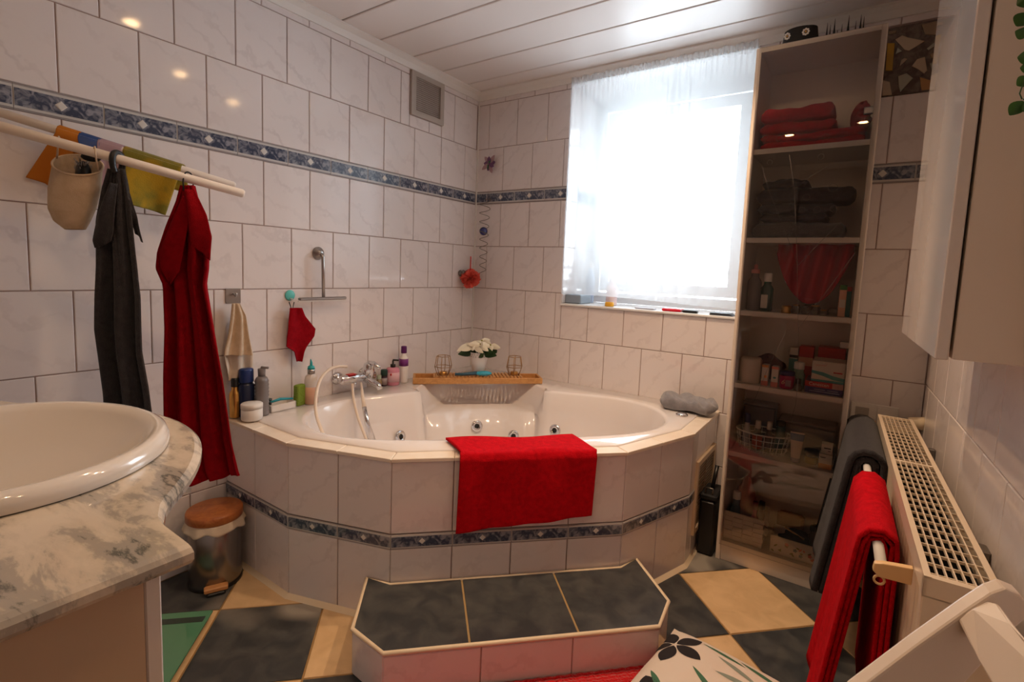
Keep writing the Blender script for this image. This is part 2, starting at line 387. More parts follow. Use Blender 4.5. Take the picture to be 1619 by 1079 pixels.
for i in range(-9, 6):
    for j in range(-7, 6):
        sq = inset([gpt(i, j), gpt(i + 1, j), gpt(i + 1, j + 1), gpt(i, j + 1)], .0028)
        p = clip(sq, -1, 0, 0); p = clip(p, 0, 1, 0) if p else p; p = clip(p, 0, -1, -YB) if p else p; p = clip(p, 1, SLOPE, XR) if p else p
        if len(p) < 3: continue
        a = abs(sum(p[k][0] * p[(k + 1) % len(p)][1] - p[(k + 1) % len(p)][0] * p[k][1] for k in range(len(p)))) / 2
        if a < .0008: continue
        if all(q[0] < 1.3 and q[1] > -1.2 and q[0] - q[1] < 1.95 for q in p): continue        # wholly under the bath
        M().prism(p, -.006, 0, ch=.0012).build('floor_tile', LSTONE if (i + j) % 2 == 0 else DSTONE, fl)

# ceiling: lacquered boards with open joints, cove trim -------------
cl = struct(M().box(-.12, YB - .12, H + .012, 2.5, .4, H + .1).build('ceiling', DARKGAP))
y = .052
while y > YB:
    y1 = y - .2075
    a, b = y1 + .0035, min(y - .0035, 0)
    if b - a > .01:
        M().add([(0, a, H + .01), (0, a, H + .003), (0, a + .003, H), (0, b - .003, H), (0, b, H + .003), (0, b, H + .01),
                 (2.3, a, H + .01), (2.3, a, H + .003), (2.3, a + .003, H), (2.3, b - .003, H), (2.3, b, H + .003), (2.3, b, H + .01)],
                [(0, 1, 7, 6), (1, 2, 8, 7), (2, 3, 9, 8), (3, 4, 10, 9), (4, 5, 11, 10), (0, 6, 11, 5)]).build('ceiling_panel', PANEL, cl)
    y = y1
def cove(name, pts_dir, p0, length, rz):
    m = M(); prof = [(0, 0), (.0, -.045), (.008, -.045), (.012, -.036), (.02, -.022), (.034, -.012), (.04, -.008), (.04, 0)]
    vs = [(0, -a, b) for a, b in prof] + [(length, -a, b) for a, b in prof]; n = len(prof)
    m.add(vs, [[i, i + 1, n + i + 1, n + i] for i in range(n - 1)])
    return struct(m.build(name, WPLAST, None, p0, rot=(0, 0, rz)))
cove('trim_1', 0, (0, YB, H), -YB, PI / 2)
cove('trim_2', 0, (0, 0, H), XR, 0)
cove('trim_3', 0, (XR, 0, H), LR, -PI / 2 + ang)
# silicone seam in the corner
struct(M().box(.0, -.007, .55, .007, 0, H - .045).build('trim_4', WPLAST))

# recessed lamps
LAMPWHERE = ['above the bath step', 'above the front rim of the bath', 'nearest the window and bookcase', 'nearest the radiator side of the vanity', 'above the wash basin', 'above the folding chair']
for x, y in SPOTS:
    m = M(); m.lathe([(.043, 0), (.043, -.004), (.038, -.007), (.031, -.006), (.030, 0)], (0, 0, 0), 28)
    t = thing('ceiling_lamp', 'x', 'lamp', (x, y, H), group='recessed halogen lamps in the ceiling')
    t['label'] = 'round recessed halogen lamp in the ceiling ' + LAMPWHERE[SPOTS.index((x, y))]
    m.build('trim_ring', CHROME, t)
    M().lathe([(.0, -.0035), (.024, -.0035), (.028, -.001)], (0, 0, 0), 24).build('bulb', mat('halogen_glow', (1, .8, .5), .5, emit=((1, .62, .30), 90)), t)

# ------------------------------------------------------------------ window
wn = D.objects.new('window_1', None); COL.objects.link(wn); wn.location = (WX0, WD, WZ0); wn['kind'] = 'structure'
UPVC = mat('white_upvc', (.82, .83, .84), .3)
W_, HH = WX1 - WX0, WZ1 - WZ0
REV = mat('white_reveal_plaster', (.80, .80, .80), .6)
m = M()      # outer frame
for a in ((0, 0, .06, HH), (W_ - .06, 0, W_, HH), (.06, 0, W_ - .06, .06), (.06, HH - .06, W_ - .06, HH)): m.box(a[0], 0, a[1], a[2], .06, a[3])
m.build('window_frame', UPVC, wn)
m = M()
for a in ((.07, .07, .125, HH - .07), (W_ - .125, .07, W_ - .07, HH - .07), (.125, .07, W_ - .125, .125), (.125, HH - .125, W_ - .125, HH - .07)): m.box(a[0], -.012, a[1], a[2], .045, a[3])
sash = m.build('sash', UPVC, wn)
M().box(.12, .018, .12, W_ - .12, .028, HH - .12).build('pane', GLASS, wn)
M().box(.085, -.03, HH * .5 - .05, .105, -.012, HH * .5 + .01).tube([(.095, -.03, HH * .5), (.095, -.045, HH * .5), (.095, -.045, HH * .5 - .1)], .008).build('window_handle', UPVC, wn)
# outside security bars
g = tag(D.objects.new('window_bars', None), 'grey iron security bars standing outside the window pane', 'bars'); COL.objects.link(g); g.location = (WX0, .42, WZ0)
BARS = mat('painted_iron', (.45, .46, .47), .5)
bar0 = M().tube([(0, 0, .02), (0, 0, HH - .02)], .007, 8)
for k in range(8): M().tube([(.1 + k * .1, 0, .0), (.1 + k * .1, 0, HH)], .0065, 8).build('bar', BARS, g)
for z in (.2, HH - .2): M().box(0, -.004, z - .012, W_, .004, z + .012).build('rail', BARS, g)
# tiled reveal sides
for z0, z1_, r in ROWS:
    a, b = max(z0, WZ0), min(z1_, WZ1)
    if b - a < .01: continue
    if r == 'b':
        for k in range(2): put(border_mesh(.168, b - a, .084), 'border_tile', wb, (WX0 - .0, .002 + k * .17, a), PI / 2)
    else:
        for k, (p, q) in enumerate(((.0, .12), (.12, .33)) if r % 2 else ((.0, .2), (.2, .33))):
            put(tile_mesh(q - p - 2 * J, b - a - 2 * J), 'tile', wb, (WX0, p + J + .002, a + J), PI / 2)
struct(M().box(WX0 - .0, -.012, WZ0 - .012, WX1 + .002, WD + .0, WZ0, bv=.003).build('window_sill', REV, wb))
struct(M().box(WX1 - .001, .003, WZ0, WX1 + .004, WD, WZ1).box(WX0, .003, WZ1 - .002, WX1, WD, WZ1 + .002).build('reveal_lining', REV, wb))

# curtain on a thin rod
ct = thing('curtain', 'sheer white voile curtain with gathered top covering the window', 'curtain', (1.06, -.02, 2.13))
def cur(u, v):
    x = .632 + u * (1.515 - .632)
    zt = 2.138; zbm = 1.028 + .012 * math.sin(u * 3 + 1)
    z = zt + (zbm - zt) * v
    g_ = max(0, 1 - v * 9)
    y = -.022 - .008 * math.sin(u * 38 + 2 * math.sin(u * 9)) * (.35 + .65 * v) - g_ * .006 * math.sin(u * 230)
    if .575 < u < .70: y -= .010 * math.sin((u - .575) / .125 * PI * 4) * (1 - v * .8)
    return (x - 1.06, y + .02, z - 2.13)
M().grid(420, 60, cur).build('curtain_fabric', SHEER, ct)
M().grid(420, 5, lambda u, v: (-.428 + u * .883, -.004 - .007 * math.sin(u * 260 + 1.3 * math.sin(u * 40)) * (1 - abs(v - .5)), .026 - v * .05 + .004 * math.sin(u * 90))).build('gathered_heading', SHEER, ct)
M().tube([(-.43, .003, .0), (.455, .003, .0)], .004, 8).build('curtain_rod', WPLAST, ct)

# sill objects
tag(M().box(.625, .03, .986, .72, .16, 1.035, bv=.004).build('tissue_box', mat('blue_grey_card', (.30, .36, .42), .5)), 'blue-grey carton at the left end of the window sill', 'box')
def bottle_prof(r, h, neck=.35, nr=.4): return [(r * .9, 0), (r, h * .04), (r, h * (1 - neck)), (r * .85, h * (1 - neck * .75)), (r * nr, h * (1 - neck * .45)), (r * nr, h * .98), (r * nr * .9, h)]
def simple_bottle(name, label, cat, loc, r, h, body, cap, cr, ch, neck=.3, group=None, lab=None, sx=1, sy=1, ang=0, labz=(.2, .6)):
    t = thing(name, label, cat, loc, ang, group)
    M().lathe(bottle_prof(r, h, neck, min(cr / r, .95)), (0, 0, 0), 20, sx=sx, sy=sy).build('body', body, t)
    M().lathe([(cr * 1.12, h * .985), (cr * 1.15, h), (cr * 1.12, h + ch * .9), (cr * .95, h + ch)], (0, 0, 0), 18, sx=sx, sy=sy).build('cap', cap, t)
    if lab: M().lathe([(r + .0006, h * labz[0]), (r + .0006, h * labz[1])], (0, 0, 0), 20, sx=sx, sy=sy).build('label_band', lab, t)
    return t
CLEARP = mat('clear_plastic', (.75, .78, .80), .15, trans=.8, ior=1.3)
simple_bottle('bottle', 'pink-white bottle on the window sill behind the curtain', 'bottle', (.86, .12, .986), .03, .13, mat('pale_pink', (.8, .62, .62), .4), WHITE, .014, .03)
simple_bottle('bottle', 'pale blue bottle at the window sill corner behind the curtain', 'bottle', (.68, .22, .986), .025, .2, mat('pale_blue', (.45, .55, .7), .4), WHITE, .012, .03)
tag(M().lathe([(.022, 0), (.024, .004), (.022, .022), (.0, .023)], (.885, .04, .986), 20).build('orange_tin', mat('orange_lacquer', (.85, .42, .02), .4)), 'small round orange tin on the window sill', 'tin')
tag(M().box(1.17, .015, .986, 1.26, .075, .999, bv=.003).build('red_case', mat('red_plastic', (.7, .02, .04), .35)), 'flat red case lying on the window sill', 'case')
tag(M().box(0, 0, 0, .07, .04, .012, bv=.004).build('black_case', BLACK, loc=(1.268, .01, .986), rot=(0, 0, .08)), 'small black case lying beside the red case on the sill', 'case')
tag(M().box(0, 0, 0, .10, .035, .008, bv=.002).build('ruler_set', mat('pale_lilac_plastic', (.6, .62, .72), .4), loc=(1.03, .02, .986)), 'thin pale lilac strip lying mid window sill', 'strip')
m = M()
for k in range(3): m.box(0, 0, k * .004, .10 - k * .006, .07, k * .004 + .003, bv=.001)
tag(m.build('magazine_stack', mat('dark_slate_paper', (.06, .07, .09), .4), loc=(1.395, .005, .986), rot=(0, 0, -.03)), 'dark glossy magazines stacked at the right end of the sill', 'magazines')

# ventilation grille on left wall
vt = thing('ventilation_grille', 'square metal air vent grille high on the left wall', 'vent', (0, -.434, 2.03))
m = M()
VW = mat('grey_cream_metal', (.50, .45, .40), .35, .3)
for a in ((-.119, -.109, -.09, .108), (.09, -.109, .119, .108), (-.09, -.109, .09, -.082), (-.09, .082, .09, .108)): m.box(-.003, a[0], a[1], .014, a[2], a[3])
m.build('frame', VW, vt)
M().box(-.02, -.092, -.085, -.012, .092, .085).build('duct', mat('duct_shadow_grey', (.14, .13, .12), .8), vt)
m = M()
for k in range(17): m.box(.002, -.09, -.08 + k * .01 - .0016, .005, .09, -.08 + k * .01 + .0016)
for k in range(19): m.box(.001, -.09 + k * .01 - .0012, -.082, .004, -.09 + k * .01 + .0012, .082)
o = m.build('mesh_screen', VW, vt); o['kind'] = 'stuff'

# broken-tile mosaic panel on back wall
mo = thing('mosaic_panel', 'square mosaic of broken cream and yellow tiles in dark mortar', 'mosaic', (MOS[0], 0, MOS[2]))
M().box(0, -.003, 0, MOS[1] - MOS[0], .004, MOS[3] - MOS[2]).build('mortar', mat('dark_mortar', (.20, .16, .14), .9, bump=(60, .6, .003), var=((.12, .09, .08), 35, 1, .4, .6)), mo)
def mpx(x, y):      # crop pixels of the panel -> panel metres
    p = on(1390 + x / 7.19, 20 + y / 7.19, 'y', -.004); return (p.x - MOS[0], p.z - MOS[2])
CHC = [mat('mosaic_cream', (.52, .42, .30), .2), mat('mosaic_grey_green', (.42, .42, .34), .2), mat('mosaic_yellow', (.48, .28, .03), .2), mat('mosaic_orange', (.45, .24, .09), .2), mat('mosaic_tan', (.34, .25, .17), .2)]
for pts, k in (([(180, 310), (260, 260), (330, 285), (520, 325), (340, 435), (290, 425)], 0), ([(185, 475), (210, 400), (260, 440)], 1), ([(230, 615), (250, 540), (290, 515), (320, 530)], 0),
               ([(370, 610), (430, 530), (520, 505), (545, 660), (510, 695), (450, 650)], 0), ([(215, 725), (310, 690), (385, 745), (240, 905), (222, 850)], 1), ([(460, 735), (612, 780), (600, 870), (480, 885)], 3),
               ([(480, 140), (705, 85), (700, 260), (520, 250)], 4), ([(95, 350), (178, 350), (150, 660), (72, 660)], 2), ([(40, 770), (120, 790), (145, 940), (35, 945)], 0),
               ([(575, 580), (625, 565), (600, 660)], 1), ([(580, 475), (625, 455), (655, 490), (620, 530), (590, 510)], 4), ([(540, 410), (620, 345), (650, 370), (560, 430)], 1), ([(110, 215), (200, 200), (190, 235), (105, 250)], 4)):
    q = [mpx(*p) for p in pts]; n = len(q); cx = sum(a for a, _ in q) / n; cz = sum(b for _, b in q) / n
    q = [(min(max(a, .002), MOS[1] - MOS[0] - .002), min(max(b, .002), MOS[3] - MOS[2] - .002)) for a, b in q]
    r = Matrix(((1, 0, 0, 0), (0, 0, -1, 0), (0, 1, 0, 0), (0, 0, 0, 1)))
    M().prism(q, .0015, .0075, mat=r, ch=.0012).build('shard', CHC[k], mo)

# ------------------------------------------------------------------ bath
RIM = .55
A = [(0, -1.47), (.42, -1.47), (.79, -1.345), (1.345, -.79), (1.47, -.42), (1.47, 0)]
sr = thing('bath_surround', 'faceted white-tiled surround of the corner bath with blue border band', 'surround')
core = [(a[0] - .012 if a[0] > 1.3 else a[0] - .004, a[1] + (.012 if a[1] < -1.3 else .004)) for a in A]
# masonry core as a wall strip behind the tiles
m = M()
for k in range(5):
    p, q = Vector(A[k]), Vector(A[k + 1]); d = (q - p).normalized(); n_ = Vector((d.y, -d.x))
    i0, i1 = p - n_ * .005, q - n_ * .005; j0, j1 = p - n_ * .035, q - n_ * .035
    if k == 4: i1.y = j1.y = -.0
    if k == 0: i0.x = j0.x = 0
    m.prism([tuple(i0), tuple(i1), tuple(j1), tuple(j0)], 0, RIM - .012)
m.build('masonry', GROUT, sr)
VG = (.045, .345)        # grille span on the right facet, measured from the back wall
for k in range(5):
    p, q = Vector(A[k]), Vector(A[k + 1]); L = (q - p).length; d = (q - p) / L; an = math.atan2(d.y, d.x); n_ = Vector((d.y, -d.x))
    nt_ = max(1, round(L / .197)); pt = L / nt_
    base = p - n_ * .004
    def place(a, b, base=base, d=d, an=an): o = base + d * a; return ((o.x, o.y), an)
    holes = [(L - VG[1], L - VG[0], .10, .41)] if k == 4 else []
    for z0, z1_, bd in ((.004, .247, 0), (.247, .298, 1), (.298, .538, 0)):
        tile_run(sr, L, 0.0, z0, z1_, place, holes, border=bool(bd), pitch=pt)
# ledge tiles (cream) round the bath and the acrylic shell
def offs(poly, dd):
    out = []
    n = len(poly)
    for i in range(n):
        p = Vector(poly[i])
        if i == 0: d = (Vector(poly[1]) - p).normalized(); n_ = Vector((-d.y, d.x)); out.append(tuple(p + n_ * dd)); continue
        if i == n - 1: d = (p - Vector(poly[-2])).normalized(); n_ = Vector((-d.y, d.x)); out.append(tuple(p + n_ * dd)); continue
        d1 = (p - Vector(poly[i - 1])).normalized(); d2 = (Vector(poly[i + 1]) - p).normalized()
        n1 = Vector((-d1.y, d1.x)); n2 = Vector((-d2.y, d2.x)); b = (n1 + n2).normalized(); out.append(tuple(p + b * dd / b.dot(n1)))
    return out
LO, LI = offs(A, -.006), offs(A, .058)
for k in range(5):
    L = (Vector(A[k + 1]) - Vector(A[k])).length; nt_ = max(1, round(L / .197))
    for i in range(nt_):
        a, b = i / nt_, (i + 1) / nt_
        lo = [Vector(LO[k]).lerp(Vector(LO[k + 1]), t) for t in (a, b)]; li = [Vector(LI[k]).lerp(Vector(LI[k + 1]), t) for t in (a, b)]
        q = [lo[0], lo[1], li[1], li[0]]; c = sum(q, Vector((0, 0))) / 4
        M().prism([tuple(c + (v - c) * .992) for v in q], RIM - .012, RIM - .001, ch=.002).build('ledge_tile', LEDGE, sr)
# base caulk line
m = M()
BO = offs(A, -.014)
for k in range(5): m.add([(*A[k], 0), (*A[k + 1], 0), (*BO[k + 1], 0), (*BO[k], 0), (A[k][0], A[k][1], .014), (A[k + 1][0], A[k + 1][1], .014)], [(3, 2, 5, 4), (0, 3, 4), (1, 5, 2)])
m.build('base_seal', CREAM, sr)
# metal grille in right facet
gr = M()
GW = VG[1] - VG[0]; z0_, z1g = .10, .41
for a in ((0, 0, .022, z1g - z0_), (GW - .022, 0, GW, z1g - z0_), (.022, 0, GW - .022, .022), (.022, z1g - z0_ - .022, GW - .022, z1g - z0_)): gr.box(a[0], -.012, a[1], a[2], .004, a[3])
vg = gr.build('vent_grille', mat('cream_metal', (.72, .56, .38), .35, .2), sr, loc=(A[4][0] - .001, -VG[1], z0_), rot=(0, 0, PI / 2))
gb = M()
for k in range(20): gb.box(.022, -.006, .03 + k * .0132, GW - .022, .0, .036 + k * .0132)
gb.box(GW / 2 - .004, -.008, .022, GW / 2 + .004, 0, z1g - z0_ - .022)
gb.build('louvre', mat('dark_cream_metal', (.40, .30, .2), .4, .2), vg)
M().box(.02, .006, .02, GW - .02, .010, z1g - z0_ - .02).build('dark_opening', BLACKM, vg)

bt = thing('corner_bathtub', 'white acrylic corner whirlpool bath with built-in corner seat', 'bathtub')
half = [(.255, -.69), (.225, -.75), (.19, -.85), (.150, -.95), (.132, -1.03), (.130, -1.10), (.145, -1.17), (.18, -1.235), (.235, -1.290), (.31, -1.33), (.40, -1.348), (.49, -1.338), (.575, -1.30), (.665, -1.24), (.75, -1.165), (.86, -1.06)]
mirr = lambda p: (-p[1], -p[0])
edge = half + [(.96, -.96)] + [mirr(p) for p in half[::-1]]       # from left seat end, round the front, to right seat end
def resample(pts, n):
    P = [Vector(p) for p in pts]; L = [0]
    for i in range(1, len(P)): L.append(L[-1] + (P[i] - P[i - 1]).length)
    out = []; j = 0
    for i in range(n):
        s = L[-1] * i / (n - 1)
        while j < len(L) - 2 and L[j + 1] < s: j += 1
        out.append(P[j].lerp(P[j + 1], (s - L[j]) / max(L[j + 1] - L[j], 1e-9)))
    return out
def smooth(P, it=2):
    for _ in range(it): P = [P[0]] + [(P[i - 1] + P[i] * 2 + P[i + 1]) / 4 for i in range(1, len(P) - 1)] + [P[-1]]
    return P
E_ = smooth(resample(edge, 80), 3)
SB = .425
lipc = smooth(resample([(.645, -.235), (.60, -.275), (.53, -.282), (.475, -.29), (.415, -.325), (.38, -.36), (.345, -.40), (.32, -.46), (.31, -.52), (.275, -.60), (.235, -.645)], 34), 2)
topc = smooth(resample([(.685, -.225), (.66, -.205), (.61, -.175), (.54, -.145), (.42, -.12), (.33, -.125), (.215, -.215), (.125, -.33), (.12, -.42), (.145, -.54), (.175, -.61), (.205, -.66), (.225, -.685)], 34), 2)
backc = smooth(resample([(.655, -.245), (.60, -.215), (.53, -.185), (.44, -.165), (.36, -.175), (.255, -.255), (.175, -.36), (.165, -.44), (.185, -.53), (.215, -.60), (.245, -.655)], 34), 2)
NR = 80 + 34
def lev(kind):
    out = []
    cen = Vector((.80, -.80))
    for i in range(80):
        e = E_[i]; d = (cen - e).normalized()
        out.append({'t0': (e - d * .016, RIM + .004), 't1': (e - d * .005, RIM + .003), 't2': (e + d * .004, RIM - .006), 'b0': (e + d * .018, SB + .012), 'b1': (e + d * .022, SB - .004), 'b2': (e + d * .030, SB - .03), 'w': (e + d * .07, .27), 'w2': (e + d * .12, .16), 'f': (e + d * .22, .115), 'c': (cen + (e - cen) * .3, .11)}[kind])
    for i in range(34):
        t, b, l = topc[i], backc[i], lipc[i]; d = (cen - l).normalized(); dt = (cen - t).normalized()
        out.append({'t0': (t - dt * .016, RIM + .004), 't1': (t - dt * .005, RIM + .003), 't2': (t + dt * .004, RIM - .006), 'b0': (b - d * .006, SB + .03), 'b1': (b + d * .01, SB), 'b2': (l, SB - .001), 'w': (l + d * .03, .27), 'w2': (l + d * .08, .16), 'f': (l + d * .17, .115), 'c': (cen + (l - cen) * .3, .11)}[kind])
    return [(p.x, p.y, z) for p, z in out]
m = M(); vs = []; order = ['t0', 't1', 't2', 'b0', 'b1', 'b2', 'w', 'w2', 'f', 'c']
for k in order: vs += lev(k)
vs.append((.8, -.8, .108)); fs = []
for k in range(len(order) - 1):
    for i in range(NR): a, b = k * NR + i, k * NR + (i + 1) % NR; fs.append([b, a, a + NR, b + NR])
fs += [[(len(order) - 1) * NR + (i + 1) % NR, (len(order) - 1) * NR + i, len(vs) - 1] for i in range(NR)]
m.add(vs, fs, 0, True)
# rim deck: joins opening to outer outline (ray cast from the centre)
outl = [Vector((.0015, -1.41))] + [Vector(p) for p in offs(A, .052)[1:-1]] + [Vector((1.41, -.0015)), Vector((.0015, -.0015))]
outl[0] = Vector((.0015, offs(A, .052)[0][1])); outl[-2] = Vector((offs(A, .052)[-1][0], -.0015))
cen = Vector((.80, -.80))
def hit(p):
    d = (p - cen).normalized(); best = None
    for i in range(len(outl)):
        a, b = outl[i], outl[(i + 1) % len(outl)]; e = b - a; den = d.x * e.y - d.y * e.x
        if abs(den) < 1e-9: continue
        w_ = a - cen; t = (w_.x * e.y - w_.y * e.x) / den; u = (w_.x * d.y - w_.y * d.x) / den
        if t > 0 and -1e-6 <= u <= 1 + 1e-6 and (best is None or t < best): best = t
    return cen + d * best
R0 = [Vector(v[:2]) for v in lev('t0')]
# make sure outline corners are kept: snap the nearest ray hit to each corner
an0 = [math.atan2(p.y - cen.y, p.x - cen.x) for p in R0]
for i in range(1, NR):
    while an0[i] < an0[i - 1] - PI: an0[i] += 2 * PI
    an0[i] = max(an0[i], an0[i - 1] + .002)
over = (an0[-1] - an0[0]) / (2 * PI - .01)
if over > 1: an0 = [an0[0] + (a_ - an0[0]) / over for a_ in an0]
hits = [hit(cen + Vector((math.cos(a_), math.sin(a_)))) for a_ in an0]
for c in outl:
    k = min(range(NR), key=lambda i: (hits[i] - c).length); hits[k] = c.copy()
vs = [(p.x, p.y, RIM + .004) for p in R0] + [(p.x + (R0[i].x - p.x) * .04, p.y + (R0[i].y - p.y) * .04, RIM + .004) for i, p in enumerate(hits)] + [(p.x, p.y, RIM + .000) for p in hits] + [(p.x, p.y, RIM - .012) for p in hits]
fs = [[k * NR + i, k * NR + (i + 1) % NR, (k + 1) * NR + (i + 1) % NR, (k + 1) * NR + i] for k in range(3) for i in range(NR)]
m.add(vs, fs, 0, True)
m.build('shell', WGLOSS, bt)
m = M(); m.lathe([(.0, .002), (.028, .002), (.032, 0)], (0, 0, 0), 20)
def jet(px, py, zz, ax=(0, 0)):
    p = None
    # march along the sight line until the bath wall is reached
    d = ray(px, py); best = None
    for t in [x * .004 for x in range(250, 900)]:
        q = CAMP + d * t
        if q.z < .5:
            v = Vector((q.x, q.y))
            if v.x < .8 or v.y > -.8:
                # wall surface at this height: nearest edge point + inset
                k = min(range(80), key=lambda i: (E_[i] - v).length); k2 = min(range(34), key=lambda i: (lipc[i] - v).length)
                if (lipc[k2] - v).length < (E_[k] - v).length: e, ins = lipc[k2], .004 + .03 * (SB - q.z) / .16
                else: e, ins = E_[k], .022 + .05 * (SB - q.z) / .16
                nrm = (cen - e).normalized()
                if (v - e).dot(nrm) < ins + .004: best = (q, nrm); break
    q, nrm = best or (CAMP + d * 2.2, Vector((0, -1)))
    rot = Vector((nrm.x, nrm.y, .25)).to_track_quat('Z', 'Y').to_matrix().to_4x4(); mt = Matrix.Translation(q) @ rot
    j = M().lathe([(.030, -.004), (.030, .003), (.026, .007), (.016, .009), (.012, .004)], (0, 0, 0), 24, mat=mt).build('jet', CHROME, bt)
    M().lathe([(.0, .007), (.012, .006), (.013, .001)], (0, 0, 0), 16, mat=mt).build('nozzle', BLACKM, j)
for p in ((633, 691), (754, 674), (877, 681), (812, 690)): jet(*p, 0)
M().lathe([(.024, 0), (.026, .006), (.018, .013), (0, .014)], (*on(1078, 657, 'z', .556)[:2], .554), 24).build('control_knob', CHROME, bt)

# step ----------------------------------------------------------------
ST = [(.72, -1.372), (.79, -1.345 + .0), (1.345, -.79), (1.378, -.742), (1.545, -.875), (1.558, -1.005), (1.005, -1.558), (.868, -1.550)]
ST[1] = (.80, -1.353); ST[2] = (1.353, -.80); ST[0] = (.715, -1.377); ST[3] = (1.379, -.715)
stp = thing('bath_step', 'dark stone topped tiled step in front of the corner bath', 'step')
c = Vector((sum(p[0] for p in ST) / 8, sum(p[1] for p in ST) / 8))
STH = .140
M().prism([tuple(c + (Vector(p) - c) * .985) for p in ST], 0, STH - .009).build('masonry', GROUT, stp)
u = Vector((c45, c45)); vdir = Vector((c45, -c45))           # along the bath front / away from it
cuts = []
for (a, b) in (((1.002, -1.22), (1.16, -1.40)), ((1.228, -1.005), (1.38, -1.185))): cuts.append(((Vector(a) + Vector(b)) / 2).dot(u))
rng = [(-9, cuts[0] - .003), (cuts[0] + .003, cuts[1] - .003), (cuts[1] + .003, 9)]
for lo, hi in rng:
    p = clip([tuple(q) for q in [c + (Vector(q) - c) * .988 for q in ST]], u.x, u.y, hi); p = clip(p, -u.x, -u.y, -lo)
    M().prism(p, STH - .009, STH, ch=.0015).build('step_tile', DSTONE, stp)
M().prism([tuple(c + (Vector(q) - c) * .986) for q in ST], STH - .0085, STH - .002).build('joint_filler', mat('ochre_joint', (.40, .27, .12), .7), stp)
m = M()
for k in range(3, 7):
    p, q = Vector(ST[k]), Vector(ST[k + 1]); L = (q - p).length; d = (q - p) / L; d_ = -d; an = math.atan2(d_.y, d_.x)
    n = 3 if k == 5 else 1
    for i in range(n):
        o = q + d_ * (L * i / n + J); w_ = L / n - 2 * J
        out_n = Vector((d_.y, -d_.x)); o2 = o - out_n * .004
        put(tile_mesh(w_, STH - .018), 'tile', stp, (o2.x, o2.y, .004), an)
p, q = Vector(ST[7]), Vector(ST[0]); d_ = (p - q).normalized(); L = (p - q).length; o = q + d_ * J - Vector((d_.y, -d_.x)) * .004
put(tile_mesh(L - 2 * J, STH - .018), 'tile', stp, (o.x, o.y, .004), math.atan2(d_.y, d_.x))
loop = [(c.x + (p[0] - c.x) * .997, c.y + (p[1] - c.y) * .997, STH - .004) for p in ST]
M().tube(loop, .0065, 8, closed=True, sm=True).build('edge_trim', CREAM, stp)

# ------------------------------------------------------------------ bookcase with glass door
BX0, BX1, BY0, BH = 1.556, 1.956, -.27, 2.02
bk = thing('bookcase', 'tall narrow white bookcase with glass door beside the window', 'bookcase', (0, 0, 0))
M().box(BX0, BY0, 0, BX0 + .018, -.005, BH, bv=.001).build('side_panel', PAINT, bk)
M().box(BX1 - .018, BY0, 0, BX1, -.005, BH, bv=.001).build('side_panel', PAINT, bk)
M().box(BX0 + .018, BY0 + .0, BH - .018, BX1 - .018, -.005, BH).build('top_panel', PAINT, bk)
M().box(BX0 + .018, -.012, 0.0, BX1 - .018, -.005, BH - .018).build('back_panel', PAINT, bk)
M().box(BX0 + .018, BY0 + .006, 0, BX1 - .018, BY0 + .02, .062).build('plinth', PAINT, bk)
SH = {1: .082, 2: .462, 3: .742, 4: 1.032, 5: 1.315, 6: 1.648}     # top face of each shelf
for k, z in SH.items(): M().box(BX0 + .018, BY0 + .004, z - .019, BX1 - .018, -.012, z).build('shelf', PAINT, bk)
dg = M().box(BX0 + .012, BY0 - .010, .070, BX1 - .004, BY0 - .005, BH - .004).build('glass_door', DOORGLASS, bk)
ET = mat('etched_glass_line', (.10, .085, .08), .8, spec=.1)
# etched blossom branch: thin stems and round discs on the glass
m = M()
yy = BY0 - .0112
def stem(pts): m.tube([(on(a, b, 'y', yy).x, yy, on(a, b, 'y', yy).z) for a, b in pts], .0006, 4)
stem([(1262, 600), (1262, 520), (1260, 400), (1256, 300), (1248, 245)]); stem([(1256, 300), (1280, 280), (1310, 262)]); stem([(1262, 420), (1290, 390), (1330, 350)])
stem([(1262, 420), (1235, 350), (1215, 300), (1205, 265)]); stem([(1240, 700), (1258, 640), (1262, 600)]); stem([(1190, 640), (1215, 580), (1240, 530)]); stem([(1262, 520), (1300, 470), (1352, 400)])
for a, b, r in ((1275, 312, .014), (1317, 297, .018), (1298, 248, .012), (1217, 257, .011), (1268, 332, .012), (1292, 332, .014), (1318, 330, .014), (1210, 218, .011), (1232, 219, .013), (1306, 217, .014)):
    p = on(a, b, 'y', yy); m.tube([(p.x + r * .8 * math.cos(q * .314), yy, p.z + r * .8 * math.sin(q * .314)) for q in range(20)], .0005, 4, closed=True)
o = m.build('etched_pattern', ET, dg)
for z in (1.743, .935, .315):
    M().box(BX1 - .045, BY0 - .003, z - .012, BX1 - .018, BY0 + .012, z + .012, bv=.002).build('hinge', STEEL, bk)
M().ball((BX1 - .045, BY0 - .028, .172), .012, 14).tube([(BX1 - .045, BY0 - .018, .172), (BX1 - .045, BY0 - .008, .172)], .005).build('door_knob', BLACK, dg)

